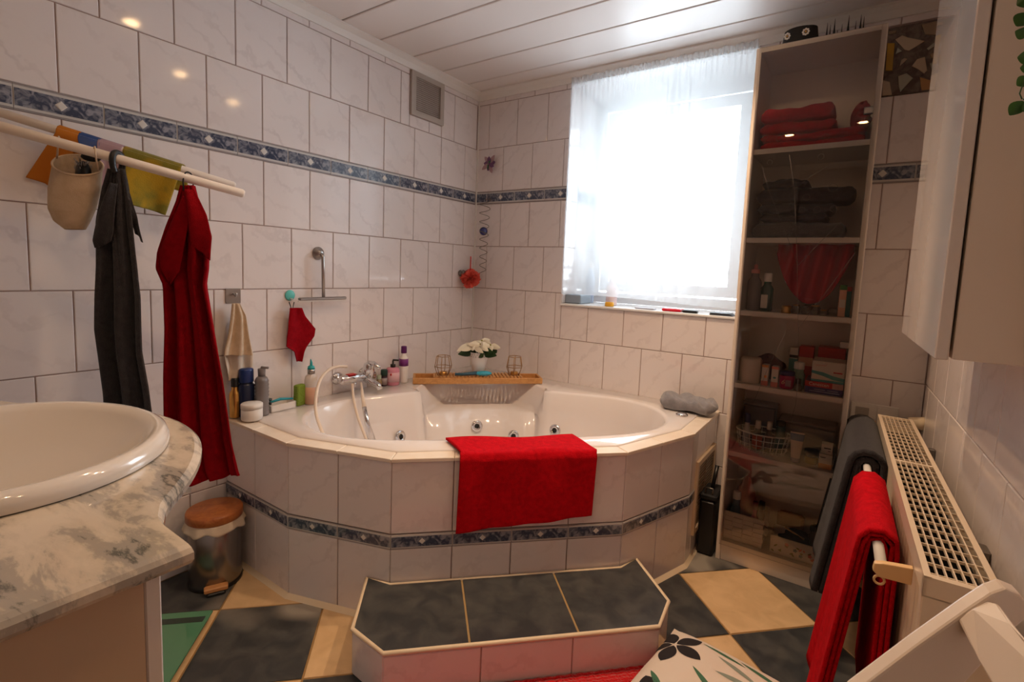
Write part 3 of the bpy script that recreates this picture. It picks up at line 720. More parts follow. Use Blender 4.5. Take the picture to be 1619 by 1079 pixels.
# folded towel builder
def folded_towel(name, label, cat, x0, x1, y0, y1, z0, h, mt, group=None, seed=0, layers=3, sag=.004):
    rnd = random.Random(seed); m = M(); ph = rnd.random() * 6
    prof = []; n = 9; t = h / layers
    for L in range(layers):
        zc = (L + .5) * t
        def fn(u, v, zc=zc, L=L):
            a = v * 2 * PI; cy = (y0 + y1) / 2; ry = (y1 - y0) / 2
            # rounded slab cross-section (superellipse) swept along x
            ca, sa = math.cos(a), math.sin(a); e = .35
            yy_ = cy + ry * math.copysign(abs(ca) ** e, ca); zz = z0 + zc + (t * .52) * math.copysign(abs(sa) ** .6, sa)
            x = x0 + (x1 - x0) * u; ed = min(u, 1 - u); zz += sag * math.sin(u * 7 + ph + L) * (1 if sa > 0 else .3) + .002 * math.sin(a * 3 + u * 20)
            k = min(1, ed * 14 + .0); zz = z0 + zc + (zz - z0 - zc) * (.35 + .65 * k ** .5)
            return (x + .003 * math.sin(L * 2.3 + a), yy_, max(zz, z0 + .0008))
        m.grid(26, 24, fn)
        b = len(m.v) - 26 * 24
        m.f.append([b + v * 26 for v in range(23)]); m.m.append(0); m.s.append(True)
        m.f.append([b + v * 26 + 25 for v in range(22, -1, -1)]); m.m.append(0); m.s.append(True)
    o = m.build(name, mt)
    return tag(o, label, cat, group)
X0, X1 = BX0 + .024, BX1 - .024
gt = 'red towels folded on the top shelf'
folded_towel('folded_towel', 'folded red towel, lowest in the stack on the top shelf', 'towel', X0 + .012, X0 + .34, -.235, -.04, SH[6], .058, RED, gt, 1, 2)
folded_towel('folded_towel', 'folded red towel, middle of the stack on the top shelf', 'towel', X0 + .004, X0 + .25, -.23, -.04, SH[6] + .060, .042, RED, gt, 2, 1)
folded_towel('folded_towel', 'plump folded red towel on top of the top-shelf stack', 'towel', X0 + .004, X0 + .24, -.225, -.05, SH[6] + .104, .055, RED, gt, 3, 1)
def crump(cx, cy, cz, sx, sy, sz, seed, n=40):
    rnd = random.Random(seed); P = [(rnd.uniform(0, 6), rnd.uniform(2, 6), rnd.uniform(2, 6)) for _ in range(4)]
    def fn(u, v):
        a = u * 2 * PI; b = v * PI; r = 1 + sum(.09 * math.sin(p[1] * a + p[0] + 2 * math.sin(p[2] * b)) * math.sin(b) for p in P)
        z = -math.cos(b); z = max(z, -.9)
        return (cx + sx * r * math.sin(b) * math.cos(a), cy + sy * r * math.sin(b) * math.sin(a), cz + sz * z * (1 + .15 * math.sin(3 * a + P[0][0])))
    return M().grid(n, n, fn, wu=True)
tag(crump(1.905, -.13, SH[6] + .105, .03, .08, .055, 5).build('crumpled_towel', RED), 'crumpled red towel leaning at the right of the top shelf', 'towel')
gd = 'dark grey towels stacked on the second shelf'
zz = SH[5]
for k, (h, a, b, mt, lb) in enumerate(((.062, .004, .31, LGREY, 'thick lighter grey towel at the bottom of the grey stack'), (.030, .03, .25, GREY, 'thin dark grey towel second from bottom of grey stack'), (.038, .02, .27, GREY, 'dark grey towel in the middle of the grey stack'),
                                 (.058, .012, .33, GREY, 'broad dark grey towel second from top of grey stack'), (.030, .03, .18, GREY, 'small dark grey towel on top of the grey stack'))):
    folded_towel('folded_towel', lb, 'towel', X0 + a, X0 + b, -.232, -.04, zz, h, mt if k else terry('mid_grey_terry', (.13, .115, .105), (.10, .09, .085)), gd, 20 + k, 1); zz += h + .001

def carton(name, label, cat, x0, x1, y0, y1, z0, z1_, base, bands=(), group=None, rz=0):
    """box with printed bands: bands = (x0f,x1f,z0f,z1f,material) on the front"""
    cx, cy = (x0 + x1) / 2, (y0 + y1) / 2
    t = M().box(x0 - cx, y0 - cy, 0, x1 - cx, y1 - cy, z1_ - z0, bv=.0012).build(name, base, loc=(cx, cy, z0), rot=(0, 0, rz)); tag(t, label, cat, group)
    w_, h_ = x1 - x0, z1_ - z0
    for i, (a, b, c_, d, mt) in enumerate(bands):
        M().box(x0 - cx + a * w_, y0 - cy - .0004, c_ * h_, x0 - cx + b * w_, y0 - cy + .0008, d * h_).build('printed_area', mt, t)
    return t
def text(s, size, mt, parent, loc, rot, ext=.0003, name='lettering', sx=1, shear=0):
    c_ = D.curves.new(name, 'FONT'); c_.body = s; c_.size = size; c_.extrude = ext; c_.align_x = 'CENTER'; c_.align_y = 'CENTER'; c_.shear = shear
    o = D.objects.new(name, c_); COL.objects.link(o); dg_ = bpy.context.evaluated_depsgraph_get(); me = D.meshes.new_from_object(o.evaluated_get(dg_)); D.objects.remove(o)
    me.materials.clear(); me.materials.append(mt); o = D.objects.new(name, me); COL.objects.link(o); o.parent = parent; o.location = loc; o.rotation_euler = rot; o.scale = (sx, 1, 1); return o
TINT = lambda n, c, r=.45: mat(n, c, r)
ORANGE = TINT('orange_print', (.75, .25, .03)); PINKP = TINT('salmon_print', (.75, .20, .14)); TEAL = TINT('teal_print', (.06, .30, .30)); NAVY = TINT('navy_print', (.03, .035, .16)); REDP = TINT('red_print', (.50, .012, .015)); MAG = TINT('magenta_plastic', (.42, .012, .10), .3); SALM = TINT('peach_print', (.72, .38, .25))
DKGREEN = mat('dark_green_glass', (.0, .055, .03), .15, coat=.4); CARD = mat('white_card', (.72, .62, .52), .55)
Z3 = SH[4]
# shelf at 1.03
t = simple_bottle('bottle', 'clear baby-oil style bottle with pink cap, left on the third shelf', 'bottle', (1.605, -.19, Z3), .026, .15, mat('clear_bottle', (.42, .36, .36), .12, trans=.6, ior=1.3), TINT('pink_cap', (.78, .30, .26)), .014, .014, .25)
t['label'] = 'clear bottle with rounded pink cap, leftmost on the third shelf'
M().lathe([(.007, .164), (.007, .180), (.004, .184)], (0, 0, 0), 14).build('spout', TINT('pink_spout', (.75, .22, .2)), t)
t = simple_bottle('bottle', 'dark green mouthwash bottle with white cap on the third shelf', 'bottle', (1.652, -.19, Z3), .022, .118, DKGREEN, WHITE, .0125, .032, .25, sx=1.05, sy=.7)
M().box(-.018, -.0175, .012, .006, -.0145, .065, bv=.001).build('oval_sticker', CARD, t)
m = M()
def drape(u, v):
    x = 1.70 + (u - .5) * .245; cxx = (u - .5) * 2
    low = 1.072 + .19 * abs(cxx) ** 2.2; z = 1.296 + (low - 1.296) * v
    return (1.80 + cxx * .125 * (1 - .0 * v), -.17 - .028 * math.sin(cxx * 9 + 2 * v) * (1 - v * .3) - .03 * v, z)
tag(M().grid(60, 30, drape).build('red_cloth', mat('red_silky_cloth', (.42, .006, .02), .5, sheen=.3), solid=.003), 'red cloth draped hanging from the shelf edge over small jars', 'cloth')
tag(M().lathe([(.017, 0), (.018, .003), (.016, .012), (.018, .02), (.016, .028), (0, .029)], (1.728, -.225, Z3), 20).build('gold_tin', GOLD), 'small gold tin on the third shelf', 'tin')
GJ = mat('clear_jar_glass', (.55, .50, .42), .08, trans=.85, ior=1.35)
jl = ['low glass jar just right of the gold tin', 'small glass jar with a bright lid, third shelf centre', 'squat glass jar in the middle of the jar cluster', 'rightmost squat glass jar beside the tall carton', 'tiny glass jar at the front of the jar cluster', 'glass jar behind the front row of small jars']
for k, (x, y_, r, h) in enumerate(((1.758, -.2, .015, .034), (1.79, -.215, .014, .03), (1.822, -.2, .017, .036), (1.878, -.2, .016, .03), (1.85, -.225, .012, .022), (1.80, -.165, .018, .045))):
    t = thing('glass_jar', jl[k], 'jar', (x, y_, Z3), 0, 'small glass jars on the third shelf')
    M().lathe([(r * .9, 0), (r, .003), (r, h * .75), (r * .8, h * .85)], (0, 0, 0), 16).build('body', GJ, t)
    M().lathe([(r * .85, h * .84), (r * .85, h), (0, h)], (0, 0, 0), 16).build('lid', STEEL if k % 2 else GOLD, t)
t = carton('tall_carton', 'tall slim peach and green carton at the right of the third shelf', 'carton', 1.893, 1.915, -.235, -.20, Z3, Z3 + .115, SALM, [(0, 1, .85, 1, TINT('green_print', (.05, .20, .03))), (.1, .9, .3, .55, CARD)], rz=.06)
carton('small_carton', 'teal and red packet behind the tall carton', 'carton', 1.915, 1.93, -.20, -.14, Z3, Z3 + .11, TEAL, [(0, 1, .85, 1, REDP)])
# shelf at .742
Z4 = SH[3]
tag(M().lathe([(.038, 0), (.040, .004), (.040, .092), (.036, .100), (0, .102)], (1.618, -.2, Z4), 28).build('white_canister', CARD), 'white cylindrical canister at the left of the fourth shelf', 'canister')
t = carton('medicine_carton', 'small white carton with orange top beside the canister', 'carton', 1.664, 1.688, -.235, -.20, Z4, Z4 + .082, CARD, [(0, 1, .88, 1, ORANGE), (.0, 1, 0, .22, PINKP), (.4, .75, .38, .5, ORANGE)], 'small medicine cartons')
t = carton('medicine_carton', 'small white carton with pink top left of the magenta jar', 'carton', 1.699, 1.723, -.24, -.205, Z4, Z4 + .080, CARD, [(0, 1, .88, 1, PINKP), (0, 1, 0, .24, PINKP), (.3, .7, .42, .5, TEAL)], 'small medicine cartons')
t = thing('cream_jar', 'magenta jar with dark purple lid on the fourth shelf', 'jar', (1.752, -.225, Z4))
M().lathe([(.021, 0), (.025, .004), (.027, .05), (.024, .052)], (0, 0, 0), 24).build('body', MAG, t)
M().lathe([(.026, .052), (.026, .066), (.02, .069), (0, .069)], (0, 0, 0), 24).build('lid', NAVY, t)
M().box(-.002, -.0275, .012, .017, -.0235, .036).build('printed_label', TINT('grey_pink_print', (.35, .2, .25)), t)
text('6', .026, SALM, t, (-.011, -.0265, .027), (PI / 2, 0, -.2), shear=.3)
t = simple_bottle('bottle', 'teal lotion bottle with white cap behind the small vial', 'bottle', (1.787, -.195, Z4), .023, .078, mat('sea_green_plastic', (.18, .32, .28), .3), WHITE, .016, .026, .3)
t = simple_bottle('bottle', 'small clear vial with black cap in front of the teal bottle', 'bottle', (1.792, -.24, Z4), .014, .028, mat('brownish_vial', (.25, .22, .17), .15, trans=.4), BLACK, .009, .018, .35)
t = carton('medicine_box', 'flat blue and red medicine box lying under the white box', 'box', 1.815, 1.935, -.245, -.12, Z4, Z4 + .045, NAVY, [(0, .72, .55, 1, REDP), (.72, 1, .55, 1, TINT('pinkish_print', (.55, .28, .25)))])
text('Canesten', .017, CARD, t, (-.016, -.0632, .035), (PI / 2, 0, 0))
for a, b, z in ((-.03, .005, .016), (.012, .045, .016), (-.045, .05, .009)): M().box(a, -.0632, z - .0012, b, -.0624, z + .0012).build('print_line', TINT('pale_blue_print', (.35, .36, .5)), t)
t = carton('medicine_box', 'white box with teal wave print on top of the blue box', 'box', 1.832, 1.936, -.24, -.12, Z4 + .046, Z4 + .122, CARD, [(.0, 1, .0, .10, TEAL)])
w_ = .052
m = M(); m.add([(-w_, -.0604, .030), (-w_ * .3, -.0604, .022), (w_ * .3, -.0604, .012), (w_, -.0604, .008), (w_, -.0604, .020), (w_ * .3, -.0604, .026), (-w_ * .3, -.0604, .036), (-w_, -.0604, .040)], [(0, 1, 6, 7), (1, 2, 5, 6), (2, 3, 4, 5)])
m.build('wave_print', TEAL, t)
m = M(); m.tube([(-.042 + .0014 * k, -.0605, .060 + .003 * math.sin(k * 1.25) + (.003 if k % 5 == 0 else 0)) for k in range(24)] + [(-.006, -.0605, .069)], .0006, 5); m.build('script_lettering', PINKP, t)
M().box(.016, -.0606, .036, .044, -.0598, .041).build('print_line', REDP, t)
carton('pill_box', 'red box lying at the back right of the fourth shelf', 'box', 1.84, 1.93, -.11, -.03, Z4, Z4 + .16, REDP)
carton('pill_box', 'smaller red box at the back centre of the fourth shelf', 'box', 1.775, 1.825, -.10, -.04, Z4, Z4 + .155, REDP, [(.0, 1, .5, .72, SALM)])
carton('pill_box', 'slim white and dark striped box at the back of the fourth shelf', 'box', 1.742, 1.772, -.10, -.04, Z4, Z4 + .145, CARD, [(0, 1, .72, .8, BLACKM), (0, 1, .3, .7, TEAL)])
tag(crump(1.665, -.08, Z4 + .05, .06, .05, .052, 9, 24).build('cloth_pouch', mat('dark_red_green_cloth', (.10, .01, .01), .9)), 'dark red pouch behind the canister', 'pouch')
# shelf at .462
Z5 = SH[2]
tb = thing('wire_basket', 'white wire basket holding bottles on the fifth shelf', 'basket', (1.68, -.165, Z5))
WW = WHITE
def ell(a, b, z, n=28): return [(a * math.cos(2 * PI * i / n), b * math.sin(2 * PI * i / n), z) for i in range(n)]
M().tube(ell(.10, .072, .078), .003, 8, closed=True).build('rim', WW, tb)
m = M()
for z, s in ((.055, .97), (.032, .93), (.010, .88), (.003, .86)): m.tube(ell(.10 * s, .072 * s, z), .0013, 6, closed=True)
for i in range(22):
    a = 2 * PI * i / 22; m.tube([(.10 * math.cos(a), .072 * math.sin(a), .078), (.086 * math.cos(a), .062 * math.sin(a), .003)], .0013, 6)
for i in range(-3, 4): m.tube([(i * .022, -.055, .003), (i * .022, .055, .003)], .0013, 5)
m.build('wire_mesh', WW, tb)['kind'] = 'stuff'
simple_bottle('bottle', 'slim pale bottle at the left inside the wire basket', 'bottle', (1.618, -.165, Z5 + .006), .016, .10, mat('pale_lilac_plastic_bottle', (.45, .42, .45), .35), NAVY, .010, .035, .4)
simple_bottle('bottle', 'dark bottle with red label and cream pump in the basket', 'bottle', (1.662, -.185, Z5 + .006), .019, .088, BLACK, CARD, .0095, .030, .3, lab=TINT('brick_red_label', (.50, .08, .035)), labz=(.05, .68))
simple_bottle('bottle', 'brown spray bottle with cream cap in the wire basket', 'bottle', (1.703, -.18, Z5 + .006), .016, .09, mat('brown_plastic', (.10, .045, .03), .3), CARD, .009, .030, .3)
simple_bottle('bottle', 'sea-green bottle with black cap in the wire basket', 'bottle', (1.742, -.17, Z5 + .006), .017, .11, mat('sea_green_bottle', (.05, .10, .085), .35), BLACKM, .015, .018, .1)
t = thing('cream_tube', 'standing cream tube with blue top band beside the basket', 'tube', (1.805, -.225, Z5))
M().grid(24, 12, lambda u, v: ((.016 + .008 * v) * math.cos(2 * PI * u) , (.015 * (1 - v) + .002 * v) * math.sin(2 * PI * u), .018 + v * .098), wu=True).build('tube_body', TINT('peach_white_plastic', (.66, .50, .40)), t)
M().lathe([(.015, 0), (.016, .004), (.0155, .018), (0, .0185)], (0, 0, 0), 20).build('cap', TINT('lilac_grey_cap', (.33, .30, .36)), t)
M().grid(24, 6, lambda u, v: ((.0168 + .008 * (.68 + .27 * v)) * math.cos(2 * PI * u), (.0158 * (1 - (.68 + .27 * v)) + .0022) * math.sin(2 * PI * u), .018 + (.68 + .27 * v) * .098), wu=True).build('blue_band', TINT('mid_blue_print', (.03, .10, .26)), t)
t = thing('cream_jar', 'yellow jar with dark lid right of the cream tube', 'jar', (1.855, -.2, Z5))
M().lathe([(.020, 0), (.022, .003), (.022, .028)], (0, 0, 0), 20).build('body', TINT('dull_yellow', (.45, .32, .08)), t)
M().lathe([(.024, .028), (.024, .054), (0, .055)], (0, 0, 0), 20).build('lid', BLACKM, t)
carton('medicine_carton', 'lower of two small white cartons at the shelf right end', 'carton', 1.882, 1.924, -.235, -.19, Z5, Z5 + .055, CARD, [(0, 1, 0, .35, ORANGE), (.1, .5, .75, .8, BLACKM)], 'stacked white cartons')
carton('medicine_carton', 'upper of two small white cartons at the shelf right end', 'carton', 1.886, 1.922, -.23, -.19, Z5 + .0555, Z5 + .092, CARD, [(.25, .85, .55, .65, BLACKM), (.6, .85, .3, .36, BLACKM)], 'stacked white cartons')
TB = mat('translucent_grey_plastic', (.20, .17, .16), .3)
t = thing('storage_box', 'translucent grey storage box with lid at the back of the fifth shelf', 'box', (1.83, -.075, Z5))
M().box(-.10, -.05, 0, .095, .05, .12, bv=.006).build('tub', TB, t); M().box(-.104, -.054, .12, .099, .054, .135, bv=.004).build('lid', TB, t)
for k in range(4): M().box(-.095, -.0515, .02 + k * .025, .09, -.05, .024 + k * .025).build('rib', TB, t)
t = thing('storage_box', 'dark storage box at the back left of the fifth shelf', 'box', (1.66, -.05, Z5))
M().box(-.075, -.035, 0, .05, .035, .16, bv=.006).build('tub', mat('dark_mauve_plastic', (.10, .07, .08), .4), t); M().box(-.079, -.038, .16, .054, .038, .172, bv=.004).build('lid', TB, t)
# bottom shelf
Z6 = SH[1]
t = thing('woven_basket', 'square white woven basket on the bottom shelf', 'basket', (1.645, -.165, Z6))
m = M(); bw = .078
m.box(-bw + .004, -bw + .004, 0, bw - .004, -bw + .007, .118).box(-bw + .004, bw - .007, 0, bw - .004, bw - .004, .118).box(-bw + .004, -bw + .004, 0, -bw + .007, bw - .004, .118).box(bw - .007, -bw + .004, 0, bw - .004, bw - .004, .118).box(-bw + .004, -bw + .004, 0, bw - .004, bw - .004, .004)
m.build('basket_wall', CARD, t)
m = M()
for side in range(4):
    R_ = Matrix.Rotation(side * PI / 2, 4, 'Z')
    for r in range(6):
        for c_ in range(4):
            xx = -bw + .002 + c_ * (2 * bw - .004) / 4; o = .0035 if (r + c_) % 2 else .001
            m.box(xx + .001, -bw + .004 - o, .003 + r * .0195, xx + (2 * bw - .004) / 4 - .001, -bw + .004, .021 + r * .0195, mat=R_, bv=.0009)
m.build('woven_strips', CARD, t)['kind'] = 'stuff'
M().box(-bw, -bw, .119, bw, bw, .123).build('x', CARD, t) if False else None
simple_bottle('bottle', 'blue and white bottle lying tipped in the woven basket', 'bottle', (1.605, -.18, Z6 + .008), .022, .15, mat('blue_white_plastic', (.10, .17, .24), .4), WHITE, .014, .03, .35)
tag(crump(1.635, -.15, Z6 + .14, .035, .04, .10, 12, 26).build('wash_bag', TINT('dusty_salmon_fabric', (.45, .22, .16), .8)), 'dusty salmon pouch rising from the woven basket', 'pouch')
simple_bottle('bottle', 'magenta bottle standing in the woven basket', 'bottle', (1.678, -.185, Z6 + .006), .016, .13, MAG, mat('dark_magenta', (.2, .01, .06), .4), .009, .03, .4)
simple_bottle('bottle', 'dark grey bottle at the right inside the woven basket', 'bottle', (1.700, -.165, Z6 + .006), .014, .13, TB, BLACKM, .010, .03, .3)
fb = thing('floral_box', 'open white box printed with flowers and leaves on bottom shelf', 'box', (1.835, -.185, Z6))
m = M(); a, b, h = .088, .055, .072
m.box(-a, -b, 0, a, -b + .002, h).box(-a, b - .002, 0, a, b, h).box(-a, -b, 0, -a + .002, b, h).box(a - .002, -b, 0, a, b, h).box(-a, -b, 0, a, b, .002)
m.build('box_wall', CARD, fb)
def leafshape(m, x, z, L, w_, an, y, mt_i=0, seg=6):
    ca, sa = math.cos(an), math.sin(an); up = []; dn = []
    for k in range(seg + 1):
        t_ = k / seg; ww = w_ * math.sin(PI * t_) ** .8; up.append((x + ca * L * t_ - sa * ww, y, z + sa * L * t_ + ca * ww)); dn.append((x + ca * L * t_ + sa * ww, y, z + sa * L * t_ - ca * ww))
    vs = up + dn; n = seg + 1
    m.add(vs, [[k, k + 1, n + k + 1, n + k] for k in range(seg)], mt_i)
m = M(); rnd = random.Random(4)
for k in range(16): leafshape(m, -.08 + k * .0098 + rnd.uniform(-.004, .004), rnd.uniform(.012, .055), rnd.uniform(.010, .018), .0032, rnd.uniform(-1, 1.2), -b - .0004, 0 if k < 9 else rnd.choice((0, 1, 2)))
for x, z, mi in ((.0, .036, 1), (.02, .02, 1), (.05, .03, 2), (.065, .05, 2), (-.03, .05, 2)):
    for q in range(5): leafshape(m, x, z, .008, .003, q * 1.257, -b - .0007, mi)
m.build('flower_print', [TINT('olive_print', (.22, .20, .04)), TINT('slate_blue_print', (.10, .16, .20)), PINKP], fb)
tag(M().box(-.05, -.02, 0, .05, .02, .12, bv=.012).build('orange_bag', mat('rust_orange_fabric', (.30, .10, .03), .7), loc=(1.80, -.07, Z6), rot=(.15, 0, 0)), 'rust orange bag standing behind the floral box', 'bag')
tag(crump(1.835, -.18, Z6 + .05, .055, .035, .042, 15, 26).build('black_pouch', BLACKM), 'black pouch inside the floral box', 'pouch')
simple_bottle('bottle', 'dark brown bottle at the right inside the floral box', 'bottle', (1.89, -.18, Z6 + .003), .020, .11, mat('dark_brown_plastic', (.09, .06, .04), .4), BLACKM, .014, .02, .2)
tag(M().tube([(1.79, -.20, Z6 + .10), (1.86, -.205, Z6 + .075)], .0035, 8).build('wooden_brush', WOODL), 'thin wooden stick lying across the floral box', 'stick')

# on top of the bookcase: cap with two white flowers, spiked crown
hp = thing('flower_hat', 'black cap with two white flower badges on the bookcase', 'cap', (1.69, -.20, BH))
M().grid(28, 10, lambda u, v: ((.062 - .008 * v) * math.cos(2 * PI * u), (.05 - .006 * v) * math.sin(2 * PI * u), .003 + v * .058 + .004 * math.sin(2 * PI * u + 1)), wu=True).lathe([(.054, .061), (.03, .067), (0, .068)], (0, 0, 0), 28, sx=1, sy=.81).build('cap_body', BLACKM, hp)
for a in (-2.25, -1.2):
    m = M(); cx_, cy_ = .061 * math.cos(a), .05 * math.sin(a)
    for q in range(8):
        an = q * PI / 4; m.ball((cx_ + .0095 * math.cos(an) * math.sin(-a), cy_ - .004, .034 + .0095 * math.sin(an)), .0040, 8, sy=.6)
    m.ball((cx_, cy_ - .005, .034), .0035, 8, m=1); m.build('flower_badge', [WHITE, GOLD], hp)
sc = thing('spiked_crown', 'row of thin black spikes of a plastic crown on the bookcase', 'crown', (1.83, -.22, BH))
M().tube(ell(.055, .03, .003), .003, 6, closed=True).build('band', BLACKM, sc)
for q in range(8):
    a = q * PI / 4 + .2; M().lathe([(.0045, 0), (.0022, .022), (.0003, .056)], (.055 * math.cos(a), .03 * math.sin(a), .004), 8).build('spike', BLACKM, sc)

# ------------------------------------------------------------------ black bin between bath and bookcase
t = thing('pedal_bin', 'narrow black bin squeezed between bath and bookcase', 'bin', (1.512, -.215, 0))
M().box(-.032, -.065, .0, .032, .075, .235, bv=.008).build('body', BLACK, t)
M().box(-.034, -.067, .237, .034, .077, .262, bv=.006).build('lid', BLACKM, t)
M().tube([(-.014, -.055, .262), (-.014, -.05, .285), (.014, -.05, .285), (.014, -.055, .262)], .004, 8).build('handle', DKSTEEL, t)
M().tube([(.0, .0, .262), (.008, .03, .36)], .008, 10).build('stick_handle', BLACK, t)

# power socket on back wall
t = thing('power_socket', 'double white wall socket right of the bookcase', 'socket', (1.972, 0, .61))
M().box(-.008, -.009, -.0, .145, .0, .078, bv=.003).build('frame', WPLAST, t)
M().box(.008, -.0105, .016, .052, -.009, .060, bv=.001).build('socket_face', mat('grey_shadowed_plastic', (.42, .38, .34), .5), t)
M().box(.078, -.0115, .008, .138, -.009, .070, bv=.001).build('rocker_switch', WPLAST, t)

# ------------------------------------------------------------------ radiator on the right wall
RM = Matrix.Translation((XR, 0, 0)) @ Matrix.Rotation(-PI / 2 + ang, 4, 'Z')     # local x along wall towards camera, -y into the room
def RP(s, dx, z): return RM @ Vector((s, -dx, z))
IV = mat('ivory_enamel', (.74, .60, .44), .3, coat=.3)
rd = thing('radiator', 'ivory panel radiator with grille top under the wall cabinet', 'radiator'); rd.matrix_world = RM
RS0, RS1, RD0, RD1, RZ0, RZ1 = .19, 1.375, .048, .146, .13, .69
m = M(); nfl = 30
# front corrugated plate: vertical flutes
def plate(y0, sgn):
    mm = M()
    def fn(u, v):
        s = RS0 + .012 + u * (RS1 - RS0 - .024); f = .5 - .5 * math.cos(u * nfl * 2 * PI); zc = RZ0 + .01 + v * (RZ1 - RZ0 - .045)
        k = min(1, min(v, 1 - v) * 18)
        return (s, -(y0 - sgn * .008 * f * k), zc)
    mm.grid(nfl * 8 + 1, 16, fn); return mm
plate(RD1 - .004, 1).build('front_plate', IV, rd)
plate(RD0 + .004, -1).build('rear_plate', IV, rd)
M().box(RS0, -RD1, RZ0, RS0 + .012, -RD0, RZ1 - .03, bv=.002).build('end_panel', IV, rd)
ep = M().box(RS1 - .012, -RD1, RZ0, RS1, -RD0, RZ1 - .03, bv=.002).build('end_panel', IV, rd)
# pipe boss on near end
bm_ = Matrix.Translation((RS1, -.098, RZ1 - .075)) @ Matrix.Rotation(PI / 2, 4, 'Y')
M().lathe([(.026, 0), (.026, .002), (.019, .003), (.019, .012), (.012, .013)], (0, 0, 0), 24, mat=bm_).build('valve_boss', [DKSTEEL], ep)
M().lathe([(.0, .014), (.010, .013)], (0, 0, 0), 16, mat=bm_).build('plug', CREAM, ep)
# top cover: frame and lattice
gf = M()
ZT_ = RZ1
gf.box(RS0, -RD1, ZT_ - .034, RS1, -RD1 + .006, ZT_).box(RS0, -RD0 - .006, ZT_ - .034, RS1, -RD0, ZT_).box(RS0, -RD1, ZT_ - .006, RS0 + .012, -RD0, ZT_).box(RS1 - .014, -RD1, ZT_ - .034, RS1, -RD0, ZT_)
gf.box((RS0 + RS1) / 2 - .05 - .006, -RD1, ZT_ - .004, (RS0 + RS1) / 2 - .05 + .006, -RD0, ZT_)
gf.box(RS0, -RD1 - .0, ZT_ - .002, RS1, -RD1 + .010, ZT_ + .001).box(RS0, -RD0 - .010, ZT_ - .002, RS1, -RD0, ZT_ + .001)
gf.build('grille_frame', IV, rd)
for k in range(1, 7): y_ = -(RD0 + .008 + k * (RD1 - RD0 - .016) / 7); M().box(RS0 + .01, y_ - .0011, ZT_ - .006, RS1 - .012, y_ + .0011, ZT_ - .0005).build('long_bar', IV, rd)
nb = 31
cb = M().box(-.0011, -RD1 + .008, ZT_ - .006, .0011, -RD0 - .008, ZT_ - .001).build('cross_bar', IV, rd, loc=(RS0 + .02, 0, 0))
for k in range(1, nb): share(cb, rd, (RS0 + .02 + k * (RS1 - RS0 - .04) / (nb - 1), 0, 0))
m = M()
m.box(RS0 + .013, -RD1 + .010, RZ0 + .02, RS1 - .013, -RD1 + .0115, RZ1 - .036).box(RS0 + .013, -RD0 - .0115, RZ0 + .02, RS1 - .013, -RD0 - .010, RZ1 - .036)
for k in range(150): m.box(RS0 + .014 + k * .0077, -RD1 + .012, RZ0 + .02, RS0 + .0146 + k * .0077, -RD0 - .012, RZ1 - .05)
m.build('convector_fins_shade_liner', mat('fin_shade_black', (.02, .018, .016), .6), rd)['kind'] = 'stuff'  # near-black fins and liner plates paint in the dim radiator interior
for s in (.35, 1.2): M().box(s - .01, -RD0, .2, s + .01, 0, .24).build('wall_bracket', IV, rd)
M().box(1.02, -.02, .50, 1.06, 0, .63, bv=.003).build('mounting_bracket', DKSTEEL, rd)
M().box(.34, -.02, .58, .36, 0, .64, bv=.003).build('mounting_bracket', DKSTEEL, rd)
for s in (.30, 1.25): M().tube([(s, -.097, RZ0 + .02), (s, -.097, 0.0)], .009, 10).build('feed_pipe', IV, rd)
# thermostat stub at far end
m = M(); m.tube([RP(.055, .075, .652), RP(.055, .045, .652)], .011, 12)
t = thing('pipe_fitting', 'white pipe collar with black stub behind the radiator', 'fitting'); m.build('black_stub', BLACK, t)
M().tube([RP(.055, .045, .652), RP(.055, .022, .652), RP(.055, .0, .652)], [.016, .021, .026], 18).build('collar', CREAM, t)
# towel bar in front of the radiator
tb_ = thing('towel_bar', 'cream towel bar on curved brackets in front of the radiator', 'towel rail'); tb_.matrix_world = RM
BDX, BZ = .19, .632
M().tube([(.13, -BDX, BZ), (1.27, -BDX, BZ)], .0095, 14).build('bar', WPLAST, tb_)
BR = mat('ochre_cream_plastic', (.78, .50, .24), .35)
for s in (.13, 1.27):
    m = M(); m.prism([(-.018, 0), (-.018, .03), (-BDX + RD1 - .022 + .0, .034), (-BDX + RD1 - .03, .02), (-BDX + RD1 - .022, 0), (-BDX + RD1 - .01, -.006)], -.006, .006) if False else None
    m.prism([(-RD1, -.012), (-BDX - .004, -.014), (-BDX - .014, -.004), (-BDX - .012, .010), (-BDX, .014), (-RD1, .020)], -.007, .007, mat=Matrix.Translation((s, 0, BZ)) @ Matrix(((0, 0, 1, 0), (1, 0, 0, 0), (0, 1, 0, 0), (0, 0, 0, 1))))
    m.build('bracket', BR, tb_, bev=.002)
M().tube([(1.27 , -BDX - .002 + .008 * math.cos(q * .52), BZ - .022 + .008 * math.sin(q * .52)) for q in range(12)], .0022, 8, closed=True).build('hook_ring', BR, tb_)
